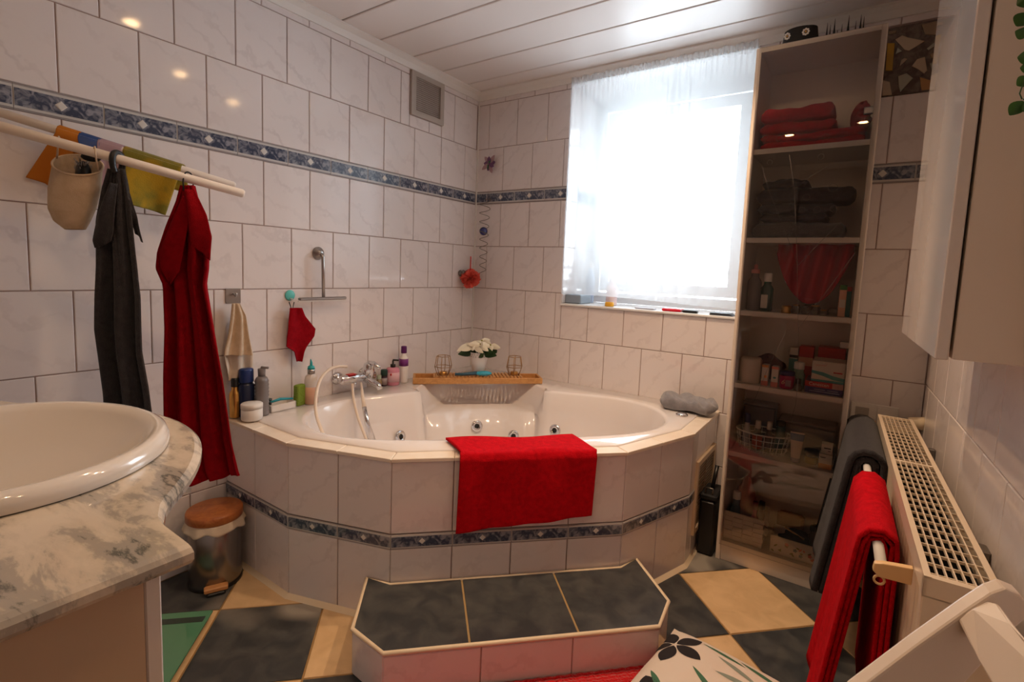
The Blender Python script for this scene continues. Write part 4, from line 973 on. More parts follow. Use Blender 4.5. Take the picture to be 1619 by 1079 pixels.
# towels over the bar
def over_bar(name, label, s0, s1, zf, zbk, mt, out=.03, thick=.016, seed=0, layers=2, flare=0.0):
    rnd = random.Random(seed); m = M(); NV = 44
    def path(v, k):                        # v 0..1 from room-side hem over the bar to the wall-side hem ; returns (dx, z)
        R_ = .0105 + thick * (k + .6); L1 = BZ - zf; L2 = BZ - zbk; tot = L1 + PI * R_ + L2; d = v * tot
        if d < L1: return (BDX + R_ + out * (1 - d / L1) ** 1.0, zf + d)
        if d < L1 + PI * R_: a = (d - L1) / R_; return (BDX + R_ * math.cos(a), BZ + R_ * math.sin(a))
        e = d - L1 - PI * R_; return (BDX - R_ + .002, BZ - e)
    for k in range(layers):
        def fn(u, v, k=k):
            dx, z = path(v, k); s = s0 + (s1 - s0) * u + flare * (1 - v) * (u - .3) * .3 + .004 * k
            wv = .006 * math.sin(u * 13 + seed) * max(0, (BZ - z) / .4) if v < .5 else .001
            return RP(s, dx + wv, z + .004 * math.sin(u * 5 + k) * (1 if v in (0, 1) else 0))
        m.grid(34, NV, fn)
    return tag(m.build(name, mt, solid=thick * .85), label, 'towel')
over_bar('bath_towel', 'dark grey towel over the far end of the radiator bar', .19, .66, .22, .30, GREY, .055, .020, 3, 2)
over_bar('bath_towel', 'red towel folded thickly over the near end of the radiator bar', .80, 1.17, .10, .16, RED, .055, .009, 8, 3)

# ------------------------------------------------------------------ wall cabinet upper right
CX, CS0, CS1, CZ0, CZ1 = .150, .70, 1.255, 1.03, 2.02
wc = thing('wall_cabinet', 'glossy white wall cabinet hanging above the radiator', 'cabinet'); wc.matrix_world = RM
RIBM = mat('gloss_white_fine_ribs', (.76, .70, .67), .08, coat=.5)
M().box(CS0 + .004, -CX + .024, CZ0, CS1 - .001, -.003, CZ1, bv=.0015).build('carcass', PAINT, wc)
dd = M().box(CS0, -CX, CZ0 - .002, CS1, -CX + .019, CZ1, bv=.002).build('door', GLOSSW, wc)
# trailing plant hanging beside the cabinet
pv = thing('trailing_plant', 'green leafy vine trailing down beside the wall cabinet', 'plant', tuple(on(1640, 60, 'y', -1.5)))
LEAF = mat('dark_green_leaf', (.03, .10, .015), .4, var=((.05, .16, .03), 20, 1, .4, .6)); STEM = mat('green_stem', (.05, .12, .03), .5)
org = Vector(pv.location)
def PV(px, py, d=-1.5): return on(px, py, 'y', d) - org
pth = [PV(1632, -60), PV(1630, 0), PV(1634, 60), PV(1626, 110), PV(1628, 150), PV(1618, 158)]
M().tube(pth, .0012, 6).build('stem', STEM, pv)
def leaf(name, base, tip, w_, parent, mt, droop=.1, thick=True):
    base, tip = Vector(base), Vector(tip); d = tip - base; L = d.length; d.normalize(); side = d.cross(Vector((.35, -1, .2))).normalized(); nn = side.cross(d)
    def fn(u, v):
        t_ = v; ww = w_ * math.sin(PI * min(1, t_ * .96 + .02)) ** .75 * (1.25 - .5 * t_); k = (u - .5) * 2
        return base + d * (L * t_) + side * (ww * k) + nn * (-.25 * ww * abs(k) - droop * L * t_ * t_)
    o = M().grid(5, 9, fn).build(name, mt, parent); return o
M().tube([PV(1626, 110), PV(1612, 148), PV(1616, 157)], .0008, 5).build('tendril', STEM, pv)
for b, t_, w_ in (((1626, 20), (1608, 41), .010), ((1630, 52), (1606, 48), .009), ((1632, 88), (1609, 90), .009), ((1630, 105), (1613, 107), .007), ((1628, 122), (1608, 135), .008), ((1618, 160), (1597, 182), .0085), ((1634, 30), (1656, 40), .010), ((1634, 75), (1658, 88), .010), ((1630, 130), (1654, 140), .009), ((1624, 158), (1640, 180), .009), ((1630, -5), (1608, 8), .009)):
    leaf('leaf', PV(*b), PV(*t_), w_, pv, LEAF, .08)

# ------------------------------------------------------------------ white folding chair, lower right
ch = thing('folding_chair', 'white wooden folding chair leaning near the radiator end', 'chair')
CW = mat('white_lacquered_wood', (.74, .62, .51), .4)
fwd = RC @ Vector((0, 1, 0)); P0 = CAMP + fwd * .60
def cp(px, py, dd=0): return onp(px, py, P0 - fwd * dd, fwd)
outl_ = [(1290, 1135), (1342, 1079), (1440, 1005), (1520, 948), (1555, 925), (1578, 917), (1600, 926), (1614, 945), (1616, 958), (1606, 966), (1590, 980), (1545, 1030), (1500, 1079), (1460, 1135)]
bkv = Vector((-.002, .011, .004)) + fwd * .008
m = M(); fr = [cp(*p) - bkv * .8 for p in outl_]; n = len(fr)
vs = fr + [p + bkv for p in fr]
m.add(vs, [list(range(n))] + [[n + i for i in range(n - 1, -1, -1)]] + [[(i + 1) % n, i, n + i, n + (i + 1) % n] for i in range(n)])
sr_ = m.build('side_rail', CW, ch, bev=.003)
# back plank: from the rail towards the viewer
q = [cp(1513, 978, .012), cp(1536, 962, .014), cp(1560, 950, .016), cp(1578, 955, .022), cp(1600, 985, .05), cp(1640, 1035, .09), cp(1700, 1110, .13), cp(1640, 1180, .13), cp(1585, 1110, .09), cp(1548, 1045, .05)]
nn = Vector((.006, .012, -.012))
n = len(q); m = M(); m.add(q + [p + nn for p in q], [list(range(n)), [n + i for i in range(n - 1, -1, -1)]] + [[(i + 1) % n, i, n + i, n + (i + 1) % n] for i in range(n)])
m.build('back_panel', CW, ch, bev=.003)
for px, py in ((1446, 1053), (1424, 1074)):
    p = cp(px, py, .001); mt = Matrix.Translation(p) @ (-fwd).to_track_quat('Z', 'Y').to_matrix().to_4x4()
    M().lathe([(.0055, -.0005), (.005, .0006), (.003, .0008), (.002, .0001)], (0, 0, 0), 16, mat=mt).build('screw', STEEL, sr_)
for a in ((1300, 1130), (1450, 1128)):
    p = cp(*a); p = p + bkv * .5; M().tube([p, (p.x - .02, p.y + .02, 0.0)], .012, 10).build('leg', CW, ch)

# ------------------------------------------------------------------ vanity with marble top and basin
VZ = .80
vn = thing('vanity_cabinet', 'white vanity cabinet under the marble top at lower left', 'cabinet')
BRN = mat('warm_beige_laminate', (.60, .44, .30), .45)
def bulge(x):      # front edge of the worktop
    t_ = abs(x - .755) / .43
    base = -2.125
    if t_ >= 1.12: return base
    r = .205 * max(0, 1 - t_ ** 2.6) if t_ < .9 else 0
    if t_ < .9: f = base + .205 * (1 - t_ ** 2.0)
    else: k = (t_ - .9) / .22; e = .205 * (1 - .9 ** 2.0); f = base + e * (1 - k) ** 2.0
    return f
def slab(xa, xb, ya, yb, z0, z1, name, mt, par, n=24):
    m = M(); X_ = [xa + (xb - xa) * i / n for i in range(n + 1)]
    f = [(x, bulge(x) + yb) for x in X_]; r = [(x, bulge(x) + ya) for x in X_[::-1]]
    return m.prism(f + r, z0, z1).build(name, mt, par)
m = M(); m.box(.03, YB + .02, .10, .048, -2.17, VZ - .025).box(1.244, YB + .02, .10, 1.262, -2.165, VZ - .033).box(.03, YB + .02, .10, 1.262, -2.17, .118).box(.03, YB + .005, .10, 1.262, YB + .02, VZ - .033)
m.build('carcass', BRN, vn)
M().box(.05, YB + .04, 0, 1.23, -2.21, .10).build('plinth', BRN, vn)
for xa, xb, zt in ((.03, .286, VZ - .030), (.289, .989, .66), (.992, 1.262, VZ - .030)):
    o = M().box(xa, -2.164, .36, xb, -2.146, zt, bv=.002).build('upper_door', GLOSSW, vn)
    M().box(xa, -2.164, .11, xb, -2.142, .354, bv=.002).build('lower_door', GLOSSW, vn)
    xm = (xa + xb) / 2 - .05; hy = -2.146
    M().tube([(xm - .05, hy, .6), (xm - .05, hy + .02, .6), (xm + .05, hy + .02, .6), (xm + .05, hy, .6)], .005, 8).build('handle', CHROME, o)
xs = [.002 + i * (1.30 - .002) / 110 for i in range(111)]
outline = [(x, bulge(x)) for x in xs]
outline[-1] = (1.300, -2.128); outline.append((1.305, -2.134))
BC, BA, BB = (.755, -2.215), .29, .25
mt_ = M(); NB = 96
def wtop_out(i):
    a = 2 * PI * i / NB; d = Vector((math.cos(a), math.sin(a))); c_ = Vector(BC)
    # march to the outline
    lo, hi = .2, 2.0
    def inside(p): return .002 <= p.x <= 1.305 and YB + .002 <= p.y <= bulge(p.x)
    while hi - lo > 1e-5:
        mid = (lo + hi) / 2
        if inside(c_ + d * mid): lo = mid
        else: hi = mid
    return c_ + d * lo
ang_list = sorted([2 * PI * i / NB for i in range(NB)] + [math.atan2(y_ - BC[1], x_ - BC[0]) % (2 * PI) for x_, y_ in ((1.305, -2.1255), (1.305, YB + .002), (.002, YB + .002), (.002, -2.1255), (1.20, bulge(1.20)), (1.16, bulge(1.16)), (1.235, bulge(1.235)))])
def outp(a):
    d = Vector((math.cos(a), math.sin(a))); c_ = Vector(BC); lo, hi = .2, 2.0
    while hi - lo > 1e-5:
        mid = (lo + hi) / 2; p = c_ + d * mid
        if .002 <= p.x <= 1.305 and YB + .002 <= p.y <= bulge(p.x): lo = mid
        else: hi = mid
    return c_ + d * lo
O_ = [outp(a) for a in ang_list]; I_ = [Vector((BC[0] + BA * .93 * math.cos(a), BC[1] + BB * .93 * math.sin(a))) for a in ang_list]; n = len(ang_list)
def shr(p, k): v = (Vector(BC) - p); return p + v.normalized() * k
rings = [[(p.x, p.y, VZ) for p in I_], [(*shr(p, .012), VZ) for p in O_], [(*shr(p, .005), VZ - .003) for p in O_], [(p.x, p.y, VZ - .008) for p in O_], [(p.x, p.y, VZ - .017) for p in O_], [(*shr(p, .006), VZ - .024) for p in O_], [(p.x, p.y, VZ - .024) for p in I_]]
vs = [v for r in rings for v in r]
mt_.add(vs, [[k * n + (i + 1) % n, k * n + i, (k + 1) * n + i, (k + 1) * n + (i + 1) % n] for k in range(6) for i in range(n)] + [[6 * n + (i + 1) % n, 6 * n + i, i, (i + 1) % n] for i in range(n)], 0, False)
wt = tag(mt_.build('marble_worktop', MARBLE), 'grey-veined marble worktop with curved front around the basin', 'worktop')
M().box(.0, YB, VZ, .02, -2.05, VZ + .0) if False else None
M().box(.002, YB + .002, VZ, .022, -2.128, VZ + .07, bv=.003).build('splashback', MARBLE, wt)
bs = thing('wash_basin', 'oval cream ceramic basin set into the marble worktop', 'basin', (BC[0], BC[1], VZ))
prof = [(1.0, .002), (1.005, .012), (.985, .024), (.945, .030), (.90, .028), (.86, .016), (.82, -.01), (.76, -.05), (.64, -.10), (.42, -.135), (.15, -.148), (.08, -.150)]
m = M(); n = 72; vs = [(BA * r * math.cos(2 * PI * i / n), BB * r * math.sin(2 * PI * i / n) - max(0, -z) * 1.0, z) for r, z in prof for i in range(n)]
m.add(vs, [[k * n + i, k * n + (i + 1) % n, (k + 1) * n + (i + 1) % n, (k + 1) * n + i] for k in range(len(prof) - 1) for i in range(n)], 0, True)
m.build('bowl', CERAM, bs)
M().lathe([(.0, -.146), (.022, -.146), (.026, -.150)], (0, -.15, 0), 20).build('drain', CHROME, bs)

# ------------------------------------------------------------------ towel rods on the left, from the front wall
rt = thing('towel_rack', 'white two-rod towel rack reaching along the left wall', 'towel rack')
FW = RC @ Vector((0, 1, 0))
def dep(px, py, d): r = ray(px, py); return CAMP + r * (d / r.dot(FW))
def toimg(p):
    q = RC.transposed() @ (Vector(p) - CAMP); return 809.5 + PPX + F * q.x / q.y
e1 = dep(383, 306, 1.57); d1 = (dep(0, 200, 1.22) - e1).normalized(); s1 = e1 + d1 * ((YB - e1.y) / d1.y)
e2 = dep(369, 293, 1.70); d2 = (dep(0, 178, 1.33) - e2).normalized(); s2 = e2 + d2 * ((YB - e2.y) / d2.y)
def rodpt(px, which=1):                        # the point of a rod at a measured column
    e, s_ = (e1, s1) if which == 1 else (e2, s2); lo, hi = 0.0, .7
    for _ in range(40):
        m_ = (lo + hi) / 2
        if toimg(e.lerp(s_, m_)) > px: lo = m_
        else: hi = m_
    return e.lerp(s_, lo)
ROD = mat('white_plastic_rod', (.78, .70, .62), .35)
M().tube([s1, e1 - d1 * -.0, e1 - d1 * .006], [.013, .013, .009], 16).build('rod', ROD, rt)
M().tube([s2, e2, e2 - d2 * .006], [.012, .012, .008], 16).build('rod', ROD, rt)
M().box(min(s1.x, s2.x) - .05, YB, min(s1.z, s2.z) - .04, max(s1.x, s2.x) + .05, YB + .03, max(s1.z, s2.z) + .04, bv=.005).build('wall_mount', WPLAST, rt)

def spline(P, n=10):
    P = [Vector(p) for p in P]; out = []
    for i in range(len(P) - 1):
        p0, p1, p2, p3 = P[max(i - 1, 0)], P[i], P[i + 1], P[min(i + 2, len(P) - 1)]
        for k in range(n):
            t_ = k / n; out.append(.5 * ((2 * p1) + (-p0 + p2) * t_ + (2 * p0 - 5 * p1 + 4 * p2 - p3) * t_ ** 2 + (-p0 + 3 * p1 - 3 * p2 + p3) * t_ ** 3))
    return out + [P[-1]]
HF = Vector((fwd.x, fwd.y, 0)).normalized()
def hang(name, label, cat, anchor, rows, mt, folds=3, depth=.02, nu=40, seed=0, group=None, solid=.005, parts=None, flip=1):
    """cloth hanging from anchor in the upright plane facing the room; rows = (pixel y, left px, right px)"""
    A_ = Vector(anchor); n_ = HF
    L = [onp(r[1], r[0], A_, n_) for r in rows]; R_ = [onp(r[2], r[3] if len(r) > 3 else r[0], A_, n_) for r in rows]
    NV = 60; K = len(rows)
    def fn(u, v):
        t_ = v * (K - 1); i = min(int(t_), K - 2); f = t_ - i
        a = L[i].lerp(L[i + 1], f); b = R_[i].lerp(R_[i + 1], f); w_ = (b - a).length
        x = u + .035 * math.sin(u * 2 * PI * folds + seed) * min(1, v * 3)
        dep = depth * math.sin(u * 2 * PI * folds + seed + 1.2 * v) * min(1, .25 + v * 2) + depth * .35 * math.sin(u * 2 * PI * folds * 2.3 + 2 * seed)
        return a.lerp(b, min(max(x, 0), 1)) - n_ * dep * flip
    o = M().grid(nu, NV, fn).build(name, mt, solid=solid)
    return tag(o, label, cat, group)
def flap(parent, anchor, pts, mt, off, name='folded_corner', depth=.006):
    """loose fold of cloth laid over the hanging part: quad strip between two pixel polylines"""
    A_ = Vector(anchor) - HF * off; lp, rp = pts
    def ip(P, v):
        t_ = v * (len(P) - 1); i = min(int(t_), len(P) - 2); f = t_ - i; return (P[i][0] + (P[i + 1][0] - P[i][0]) * f, P[i][1] + (P[i + 1][1] - P[i][1]) * f)
    def fn(u, v):
        a, b = ip(lp, v), ip(rp, v); p = onp(a[0] + (b[0] - a[0]) * u, a[1] + (b[1] - a[1]) * u, A_, HF); return p - HF * (depth * math.sin(u * 5 + v * 3) + .012 * math.sin(PI * v) * math.sin(PI * u))
    o = M().grid(20, 30, fn).build(name, mt, solid=.004); o.parent = parent; return o
an1 = rodpt(298) - Vector((0, 0, .008))
RV = Vector((HF.y, -HF.x, 0))
rt1 = hang('hanging_towel', 'long red towel hanging by its loop from the rod end', 'towel', an1 + Vector((0, 0, 0)),
           [(294, 290, 306), (320, 284, 313), (360, 268, 322), (400, 255, 334), (425, 254, 334), (450, 266, 330), (520, 268, 343), (600, 265, 358), (700, 266, 372), (742, 268, 382), (770, 282, 384, 748)], DRED, 3, .020, 56, 1.0, solid=.007)
flap(rt1, an1, ([(292, 300), (300, 340), (303, 380), (312, 395)], [(305, 300), (326, 340), (336, 375), (334, 412)]), DRED, .03)
flap(rt1, an1, ([(290, 310), (276, 345), (254, 400), (256, 425), (266, 446)], [(300, 320), (296, 360), (290, 400), (286, 430), (272, 450)]), DRED, .022)
M().tube(spline([an1 + RV * -.004 - HF * .016 + Vector((0, 0, -.03)), an1 + RV * -.004 - HF * .018, an1 + RV * -.002 - HF * .008 + Vector((0, 0, .024)), an1 + RV * .002 + HF * .010 + Vector((0, 0, .022)), an1 + RV * .005 + HF * .014 + Vector((0, 0, -.005)), an1 + RV * .007 + Vector((0, 0, -.03))], 6), .0022, 6).build('loop', BLACKM, rt1)
pq = onp(331, 768, an1, HF)
M().box(-.012, -.001, -.014, .012, .001, .014).build('care_tag', WHITE, rt1, loc=tuple(onp(296, 772, an1 - HF * .01, HF)), rot=(0, 0, YAW))
an2 = rodpt(186) - Vector((0, 0, .008))
gt1 = hang('hanging_towel', 'long charcoal towel hanging by a loop from the rod', 'towel', an2,
           [(268, 176, 196), (300, 168, 202), (350, 160, 208), (420, 162, 217), (470, 160, 224), (520, 160, 226), (560, 166, 228), (620, 174, 240), (690, 178, 250)], GREY, 2, .018, 44, .4, solid=.007)
flap(gt1, an2, ([(176, 290), (160, 335), (150, 380), (150, 392)], [(182, 290), (180, 335), (180, 370), (178, 382)]), GREY, .025)
flap(gt1, an2, ([(196, 300), (206, 330), (214, 370)], [(200, 300), (218, 345), (228, 384)]), GREY, -.03)
M().tube(spline([an2 - HF * .012 + Vector((0, 0, -.03)), an2 - HF * .019, an2 - HF * .010 + Vector((0, 0, .022)), an2 + HF * .010 + Vector((0, 0, .022)), an2 + HF * .017, an2 + HF * .008 + Vector((0, 0, -.03))], 6), .008, 8).build('loop', BLACK, gt1)
# cloths over the rear rod
def over_rod(name, label, px0, px1, lowL, lowR, mt, zt=1.43, back=.06, seed=0, edge=None):
    a = rodpt(px0[0], 2); b = rodpt(px1[0], 2)
    la = onp(*lowL, a, HF); lb = onp(*lowR, b, HF)
    nrm = -HF * .016
    def fn(u, v):
        top = a.lerp(b, u); lo = la.lerp(lb, u)
        if v < .7: k = v / .7; p = lo.lerp(top + Vector((0, 0, -.006)), k) + nrm * (1 + .6 * math.sin(u * 7 + seed) * (1 - k)); return p
        if v < .85: k = (v - .7) / .15; an_ = k * PI; return top + Vector((0, 0, -.006)) + nrm * math.cos(an_) + Vector((0, 0, .022 * math.sin(an_)))
        k = (v - .85) / .15; return top + Vector((0, 0, -.012)) - nrm - Vector((0, 0, back * k))
    return tag(M().grid(26, 40, fn).build(name, mt, solid=.003), label, 'cloth')
YEL = mat('mustard_cloth', (.42, .26, .015), .95, spec=.1, var=((.20, .17, .02), 7, 1.5, .45, .62), bump=(300, .5, .002), sheen=.3)
over_rod('mustard_cloth', 'mustard yellow cloth with green band over the rear rod', (200, 238), (291, 266), (212, 324), (270, 342), YEL, seed=1)
ORG = mat('orange_cloth', (.58, .20, .03), .9, spec=.1, bump=(300, .5, .002))
over_rod('orange_cloth', 'orange cloth over the rear rod behind the hanging basket', (96, 207), (133, 219), (54, 283), (100, 300), ORG, seed=2)
over_rod('pink_cloth', 'pale mauve cloth over the rear rod beside the blue bag', (160, 228), (198, 240), (168, 320), (186, 312), mat('mauve_cloth', (.42, .28, .32), .9), seed=3)
over_rod('blue_shower_cap', 'shiny blue shower cap pushed over the rear rod', (130, 212), (164, 226), (150, 300), (168, 296), mat('blue_satin', (.01, .06, .25), .3, coat=.4), seed=5)
# hanging fabric basket with hair brush
bo = rodpt(118) + HF * .05
hb = thing('hanging_basket', 'cream canvas basket hanging from the front rod', 'basket', tuple(bo))
bd = 0
def brow(v):      # silhouettes in pixels, top to bottom
    K = [(268, 88, 159), (300, 81, 156), (330, 80, 148), (350, 88, 140), (363, 104, 134)]
    t_ = v * (len(K) - 1); i = min(int(t_), len(K) - 2); f = t_ - i; return [K[i][j] + (K[i + 1][j] - K[i][j]) * f for j in range(3)]
def bas(u, v, ins=1.0):
    y_, l, r_ = brow(v); a = onp(l, y_, bo, HF); b = onp(r_, y_, bo, HF); c_ = (a + b) / 2; hw = (b - a) / 2 * ins; dep = hw.length * .62
    an_ = 2 * PI * u; p = c_ + hw * math.cos(an_) - HF * dep * math.sin(an_)
    if v < .45: p.z += (-.030 * math.sin(an_) - .016 * math.cos(an_) + .012) * (1 - v / .45)
    return p - bo
m = M(); m.grid(36, 24, bas, wu=True); m.grid(36, 24, lambda u, v: bas(-u, v, .95), wu=True)
m.build('canvas_body', BEIGE, hb)
l0, r0 = onp(90, 250, bo, HF) - bo, onp(156, 274, bo, HF) - bo
M().tube([bas(i / 36, 0) for i in range(36)], .003, 6, closed=True).build('hem', BEIGE, hb)
M().tube([l0, onp(91, 238, bo - HF * .04, HF) - bo, onp(93, 216, bo - HF * .045, HF) - bo, onp(97, 226, bo, HF) - bo], .0022, 6).build('strap', BEIGE, hb)
M().tube([r0, onp(152, 252, bo - HF * .04, HF) - bo, onp(150, 232, bo - HF * .045, HF) - bo, onp(146, 240, bo, HF) - bo], .0022, 6).build('strap', BEIGE, hb)
# clear film band under rod at basket
hbr = thing('hair_brush', 'black hair brush standing in the canvas basket', 'brush', tuple(onp(132, 275, bo, HF)))
M().ball((0, 0, 0), .028, 16, sz=1.25, sy=.6).build('brush_head', BLACK, hbr)
m = M(); rnd = random.Random(3)
for k in range(60):
    a = rnd.uniform(0, 2 * PI); zq = rnd.uniform(.0, .03); m.tube([(.018 * math.cos(a), .011 * math.sin(a), zq), (.03 * math.cos(a), .018 * math.sin(a), zq + .012)], .0008, 4)
m.build('bristles', STEEL, hbr)['kind'] = 'stuff'
tag(M().ball((0, 0, 0), .022, 16, sz=.5).build('round_sponge', BLACKM, loc=tuple(onp(144, 249, bo - HF * .01, HF))), 'round black sponge at the rim of the canvas basket', 'sponge')

# ------------------------------------------------------------------ hooks and cloths on the left wall
t = thing('wall_hook', 'square steel hook plate on the left wall holding beige cloths', 'hook', (0.001, -1.436, 1.015))
M().box(0, -.028, -.028, .003, .028, .028, bv=.001).build('plate', STEEL, t); M().tube([(.003, 0, .008), (.02, 0, 0), (.026, 0, .004), (.026, 0, .012)], .003, 8).build('prong', STEEL, t)
an3 = Vector((.04, -1.436, 1.0))
def wallcloth(name, label, rows, mt, xoff=.03, folds=2, depth=.012, seed=0, group=None):
    K = len(rows)
    def fn(u, v):
        t_ = v * (K - 1); i = min(int(t_), K - 2); f = t_ - i
        g_ = lambda r, j: on(r[j], r[0] if j == 1 else (r[3] if len(r) > 3 else r[0]), 'x', xoff)
        a = g_(rows[i], 1).lerp(g_(rows[i + 1], 1), f); b = g_(rows[i], 2).lerp(g_(rows[i + 1], 2), f)
        p = a.lerp(b, u); p.x += depth * math.sin(u * 2 * PI * folds + seed + v) * min(1, .2 + 2 * v) + depth * .3 * math.sin(9 * u + 4 * v); return p
    return tag(M().grid(30, 40, fn).build(name, mt, solid=.003), label, 'cloth', group)
wallcloth('beige_cloth', 'beige linen cloth hanging in front on the steel hook', [(480, 367, 379), (500, 364, 389), (530, 359, 393), (555, 353, 397), (562, 353, 397)], BEIGE, .045, 2, .010)
wallcloth('beige_cloth', 'paler cloth hanging lower behind the beige linen cloth', [(484, 369, 378), (530, 362, 392), (560, 352, 399), (585, 358, 399), (603, 362, 380)], mat('pale_linen', (.68, .58, .48), .95, spec=.1, bump=(300, .5, .002)), .025, 2, .008, 1.5)
t = thing('wall_hook', 'round turquoise plastic hook on the left wall', 'hook', (.001, -1.206, 1.013))
M().lathe([(.022, 0), (.022, .003), (.018, .005), (0, .005)], (0, 0, 0), 24, mat=Matrix.Rotation(PI / 2, 4, 'Y')).build('disc', mat('turquoise_plastic', (.12, .55, .50), .3), t)
M().tube([(.005, 0, -.012), (.014, 0, -.02), (.018, 0, -.012)], .002, 6).build('prong', WPLAST, t)
o = wallcloth('red_washcloth', 'small dark red washcloth hanging from the turquoise hook', [(487, 458, 477), (500, 456, 482), (520, 454, 498), (532, 452, 496), (548, 451, 484), (556, 464, 480), (572, 468, 476)], DRED, .03, 1, .008, .5)
M().tube([on(457, 478, 'x', .02), on(462, 492, 'x', .03), on(465, 478, 'x', .022)], .002, 6).build('loop', BLACKM, o)
# squeegee
t = thing('squeegee', 'grey metal shower squeegee hanging upside down on left wall', 'squeegee', (0, -1.074, 1.193))
RY = Matrix.Rotation(PI / 2, 4, 'Y')
M().lathe([(.028, 0), (.028, .005), (.020, .010), (.016, .022), (.008, .026)], (0, 0, 0), 24, mat=RY).build('suction_mount', STEEL, t)
M().tube([(.028, 0, .0), (.036, 0, -.015), (.036, .004, -.19)], .007, 12).build('handle', STEEL, t)
M().box(.026, -.112, -.200, .046, .118, -.188, bv=.003).build('blade_holder', STEEL, t)
M().box(.034, -.116, -.207, .038, .120, -.200).build('rubber_blade', WPLAST, t)
# knob and red puff, ornament
t = tag(M().lathe([(.016, 0), (.018, .004), (.012, .010), (.010, .022), (.018, .028), (.014, .036), (0, .037)], (0, 0, 0), 20, mat=Matrix.Translation((0, -.13, 1.125)) @ RY).build('metal_hook', DKSTEEL), 'small dark metal knob hook near the corner', 'hook')
pc = Vector((.055, -.10, 1.095))
t = thing('bath_puff', 'coral red mesh bath puff hanging in the corner', 'puff', tuple(pc))
m = M(); rnd = random.Random(11)
for k in range(90):
    a = rnd.uniform(0, 2 * PI); b = math.acos(rnd.uniform(-1, 1)); d = Vector((math.sin(b) * math.cos(a), math.sin(b) * math.sin(a), math.cos(b))); s_ = d.orthogonal().normalized(); s2_ = d.cross(s_); R_ = rnd.uniform(.036, .060)
    ph = rnd.uniform(0, 6)
    m.grid(7, 3, lambda u, v: d * (.010 + v * (R_ - .010 + .004 * math.sin(u * 9 + ph))) + (s_ * (u - .5) * 2 + s2_ * .3 * math.sin(u * 9 + ph)) * (.006 + .018 * v))
m.build('mesh_petals', mat('coral_mesh', (.85, .13, .09), .6), t)
M().tube([(0, 0, .03), (.0, .0, .13)], .003, 6).build('cord', mat('red_cord', (.65, .01, .01), .6), t)
t = thing('flower_ornament', 'purple silk flower ornament stuck in the upper corner', 'ornament', (.118, -.03, 1.765))
m = M()
for k in range(9):
    a = k * 2 * PI / 9 + .2; L_ = .060 if k % 2 else .042
    leafshape(m, 0, 0, L_, .013, a, -.004 * (k % 3), k % 2)
m.build('petals', [mat('purple_silk', (.16, .07, .16), .6), mat('mauve_silk', (.42, .26, .28), .6)], t, solid=.001)
m = M(); leafshape(m, .0, .0, .02, .006, .7, -.014, 0); leafshape(m, -.005, 0, .035, .004, -1.5, -.012, 0); m.ball((.002, -.014, .004), .006, 8, m=1)
m.build('leaf', [mat('emerald', (.01, .16, .07), .5), DKSTEEL], t)
M().tube([(0, .0, 0), (0, .03, 0)], .002, 6).build('pin', DKSTEEL, t)
t = thing('spiral_mobile', 'twisted wire spiral with a blue glass ball in the corner', 'mobile', (.112, -.055, 1.56))
pts = []
for k in range(160):
    v = k / 159; z = -.43 * v; r = .034 * (1 - .45 * v) * (1 if not .38 < v < .52 else 1.0); a = v * 2 * PI * 8.5
    pts.append((r * math.cos(a), r * math.sin(a) * .9, z))
M().tube(pts, .0018, 6).build('wire_spiral', DKSTEEL, t)
M().ball((-.004, 0, -.185), .025, 18).build('glass_ball', mat('cobalt_glass', (.005, .012, .16), .08, coat=1), t)
M().tube([(0, 0, 0), (0, 0.05, .004)], .0015, 5).build('nail', DKSTEEL, t)

# ------------------------------------------------------------------ faucet on left wall
fc = thing('bath_mixer', 'chrome single-lever bath mixer with white shower hose on left wall', 'mixer tap', (0, -.90, .625))
def FP(px, py, x): p = on(px, py, 'x', x); return (p.x, p.y + .90, p.z - .625)
for yq in (-.075, .075): M().lathe([(.030, 0), (.030, .004), (.022, .016), (.012, .018), (.012, .05)], (0, 0, 0), 24, mat=Matrix.Translation((0, yq, 0)) @ RY).build('wall_rosette', CHROME, fc)
M().tube([(.055, -.10, 0), (.055, -.092, 0), (.055, .092, 0), (.055, .10, 0)], [.014, .021, .021, .014], 20).build('mixer_body', CHROME, fc)
M().tube([(.060, .055, -.01), (.064, .055, .03), (.068, .055, .058), (.068, .055, .066)], [.026, .028, .024, .015], 22).tube([(.068, .055, .060), (.10, .055, .066), (.145, .05, .050)], [.014, .011, .008], 12).build('lever', CHROME, fc)
M().box(.045, -.06, .0205, .075, -.02, .023).build('red_mark', REDP, fc)
M().tube([(.06, .04, -.01), (.10, .04, -.018), (.155, .04, -.030), (.165, .04, -.045)], [.017, .017, .014, .012], 16).build('spout', CHROME, fc)
M().tube([(.055, -.02, -.018), (.055, -.02, -.045)], [.011, .009], 14).build('hose_outlet', CHROME, fc)
HOSE = mat('cream_white_hose', (.78, .66, .54), .35)
M().tube(spline([FP(548, 580, .06), FP(536, 580, .07), FP(522, 584, .09), FP(507, 600, .13), FP(500, 625, .17), FP(500, 655, .22), FP(508, 680, .28), FP(513, 692, .32), FP(520, 712, .37)]), .0068, 10).build('shower_hose', HOSE, fc)
M().tube(spline([FP(557, 608, .075), FP(559, 630, .15), FP(566, 660, .23), FP(577, 690, .28), FP(584, 708, .30)]), .0062, 10).build('shower_hose', HOSE, fc)
M().tube([FP(571, 606, .10), FP(573, 625, .17), FP(576, 645, .22)], [.005, .007, .010], 12).build('hose_cone', HOSE, fc)
M().tube([FP(576, 644, .22), FP(580, 668, .25), FP(588, 697, .27)], [.009, .011, .017], 14).build('hand_shower', CHROME, fc)

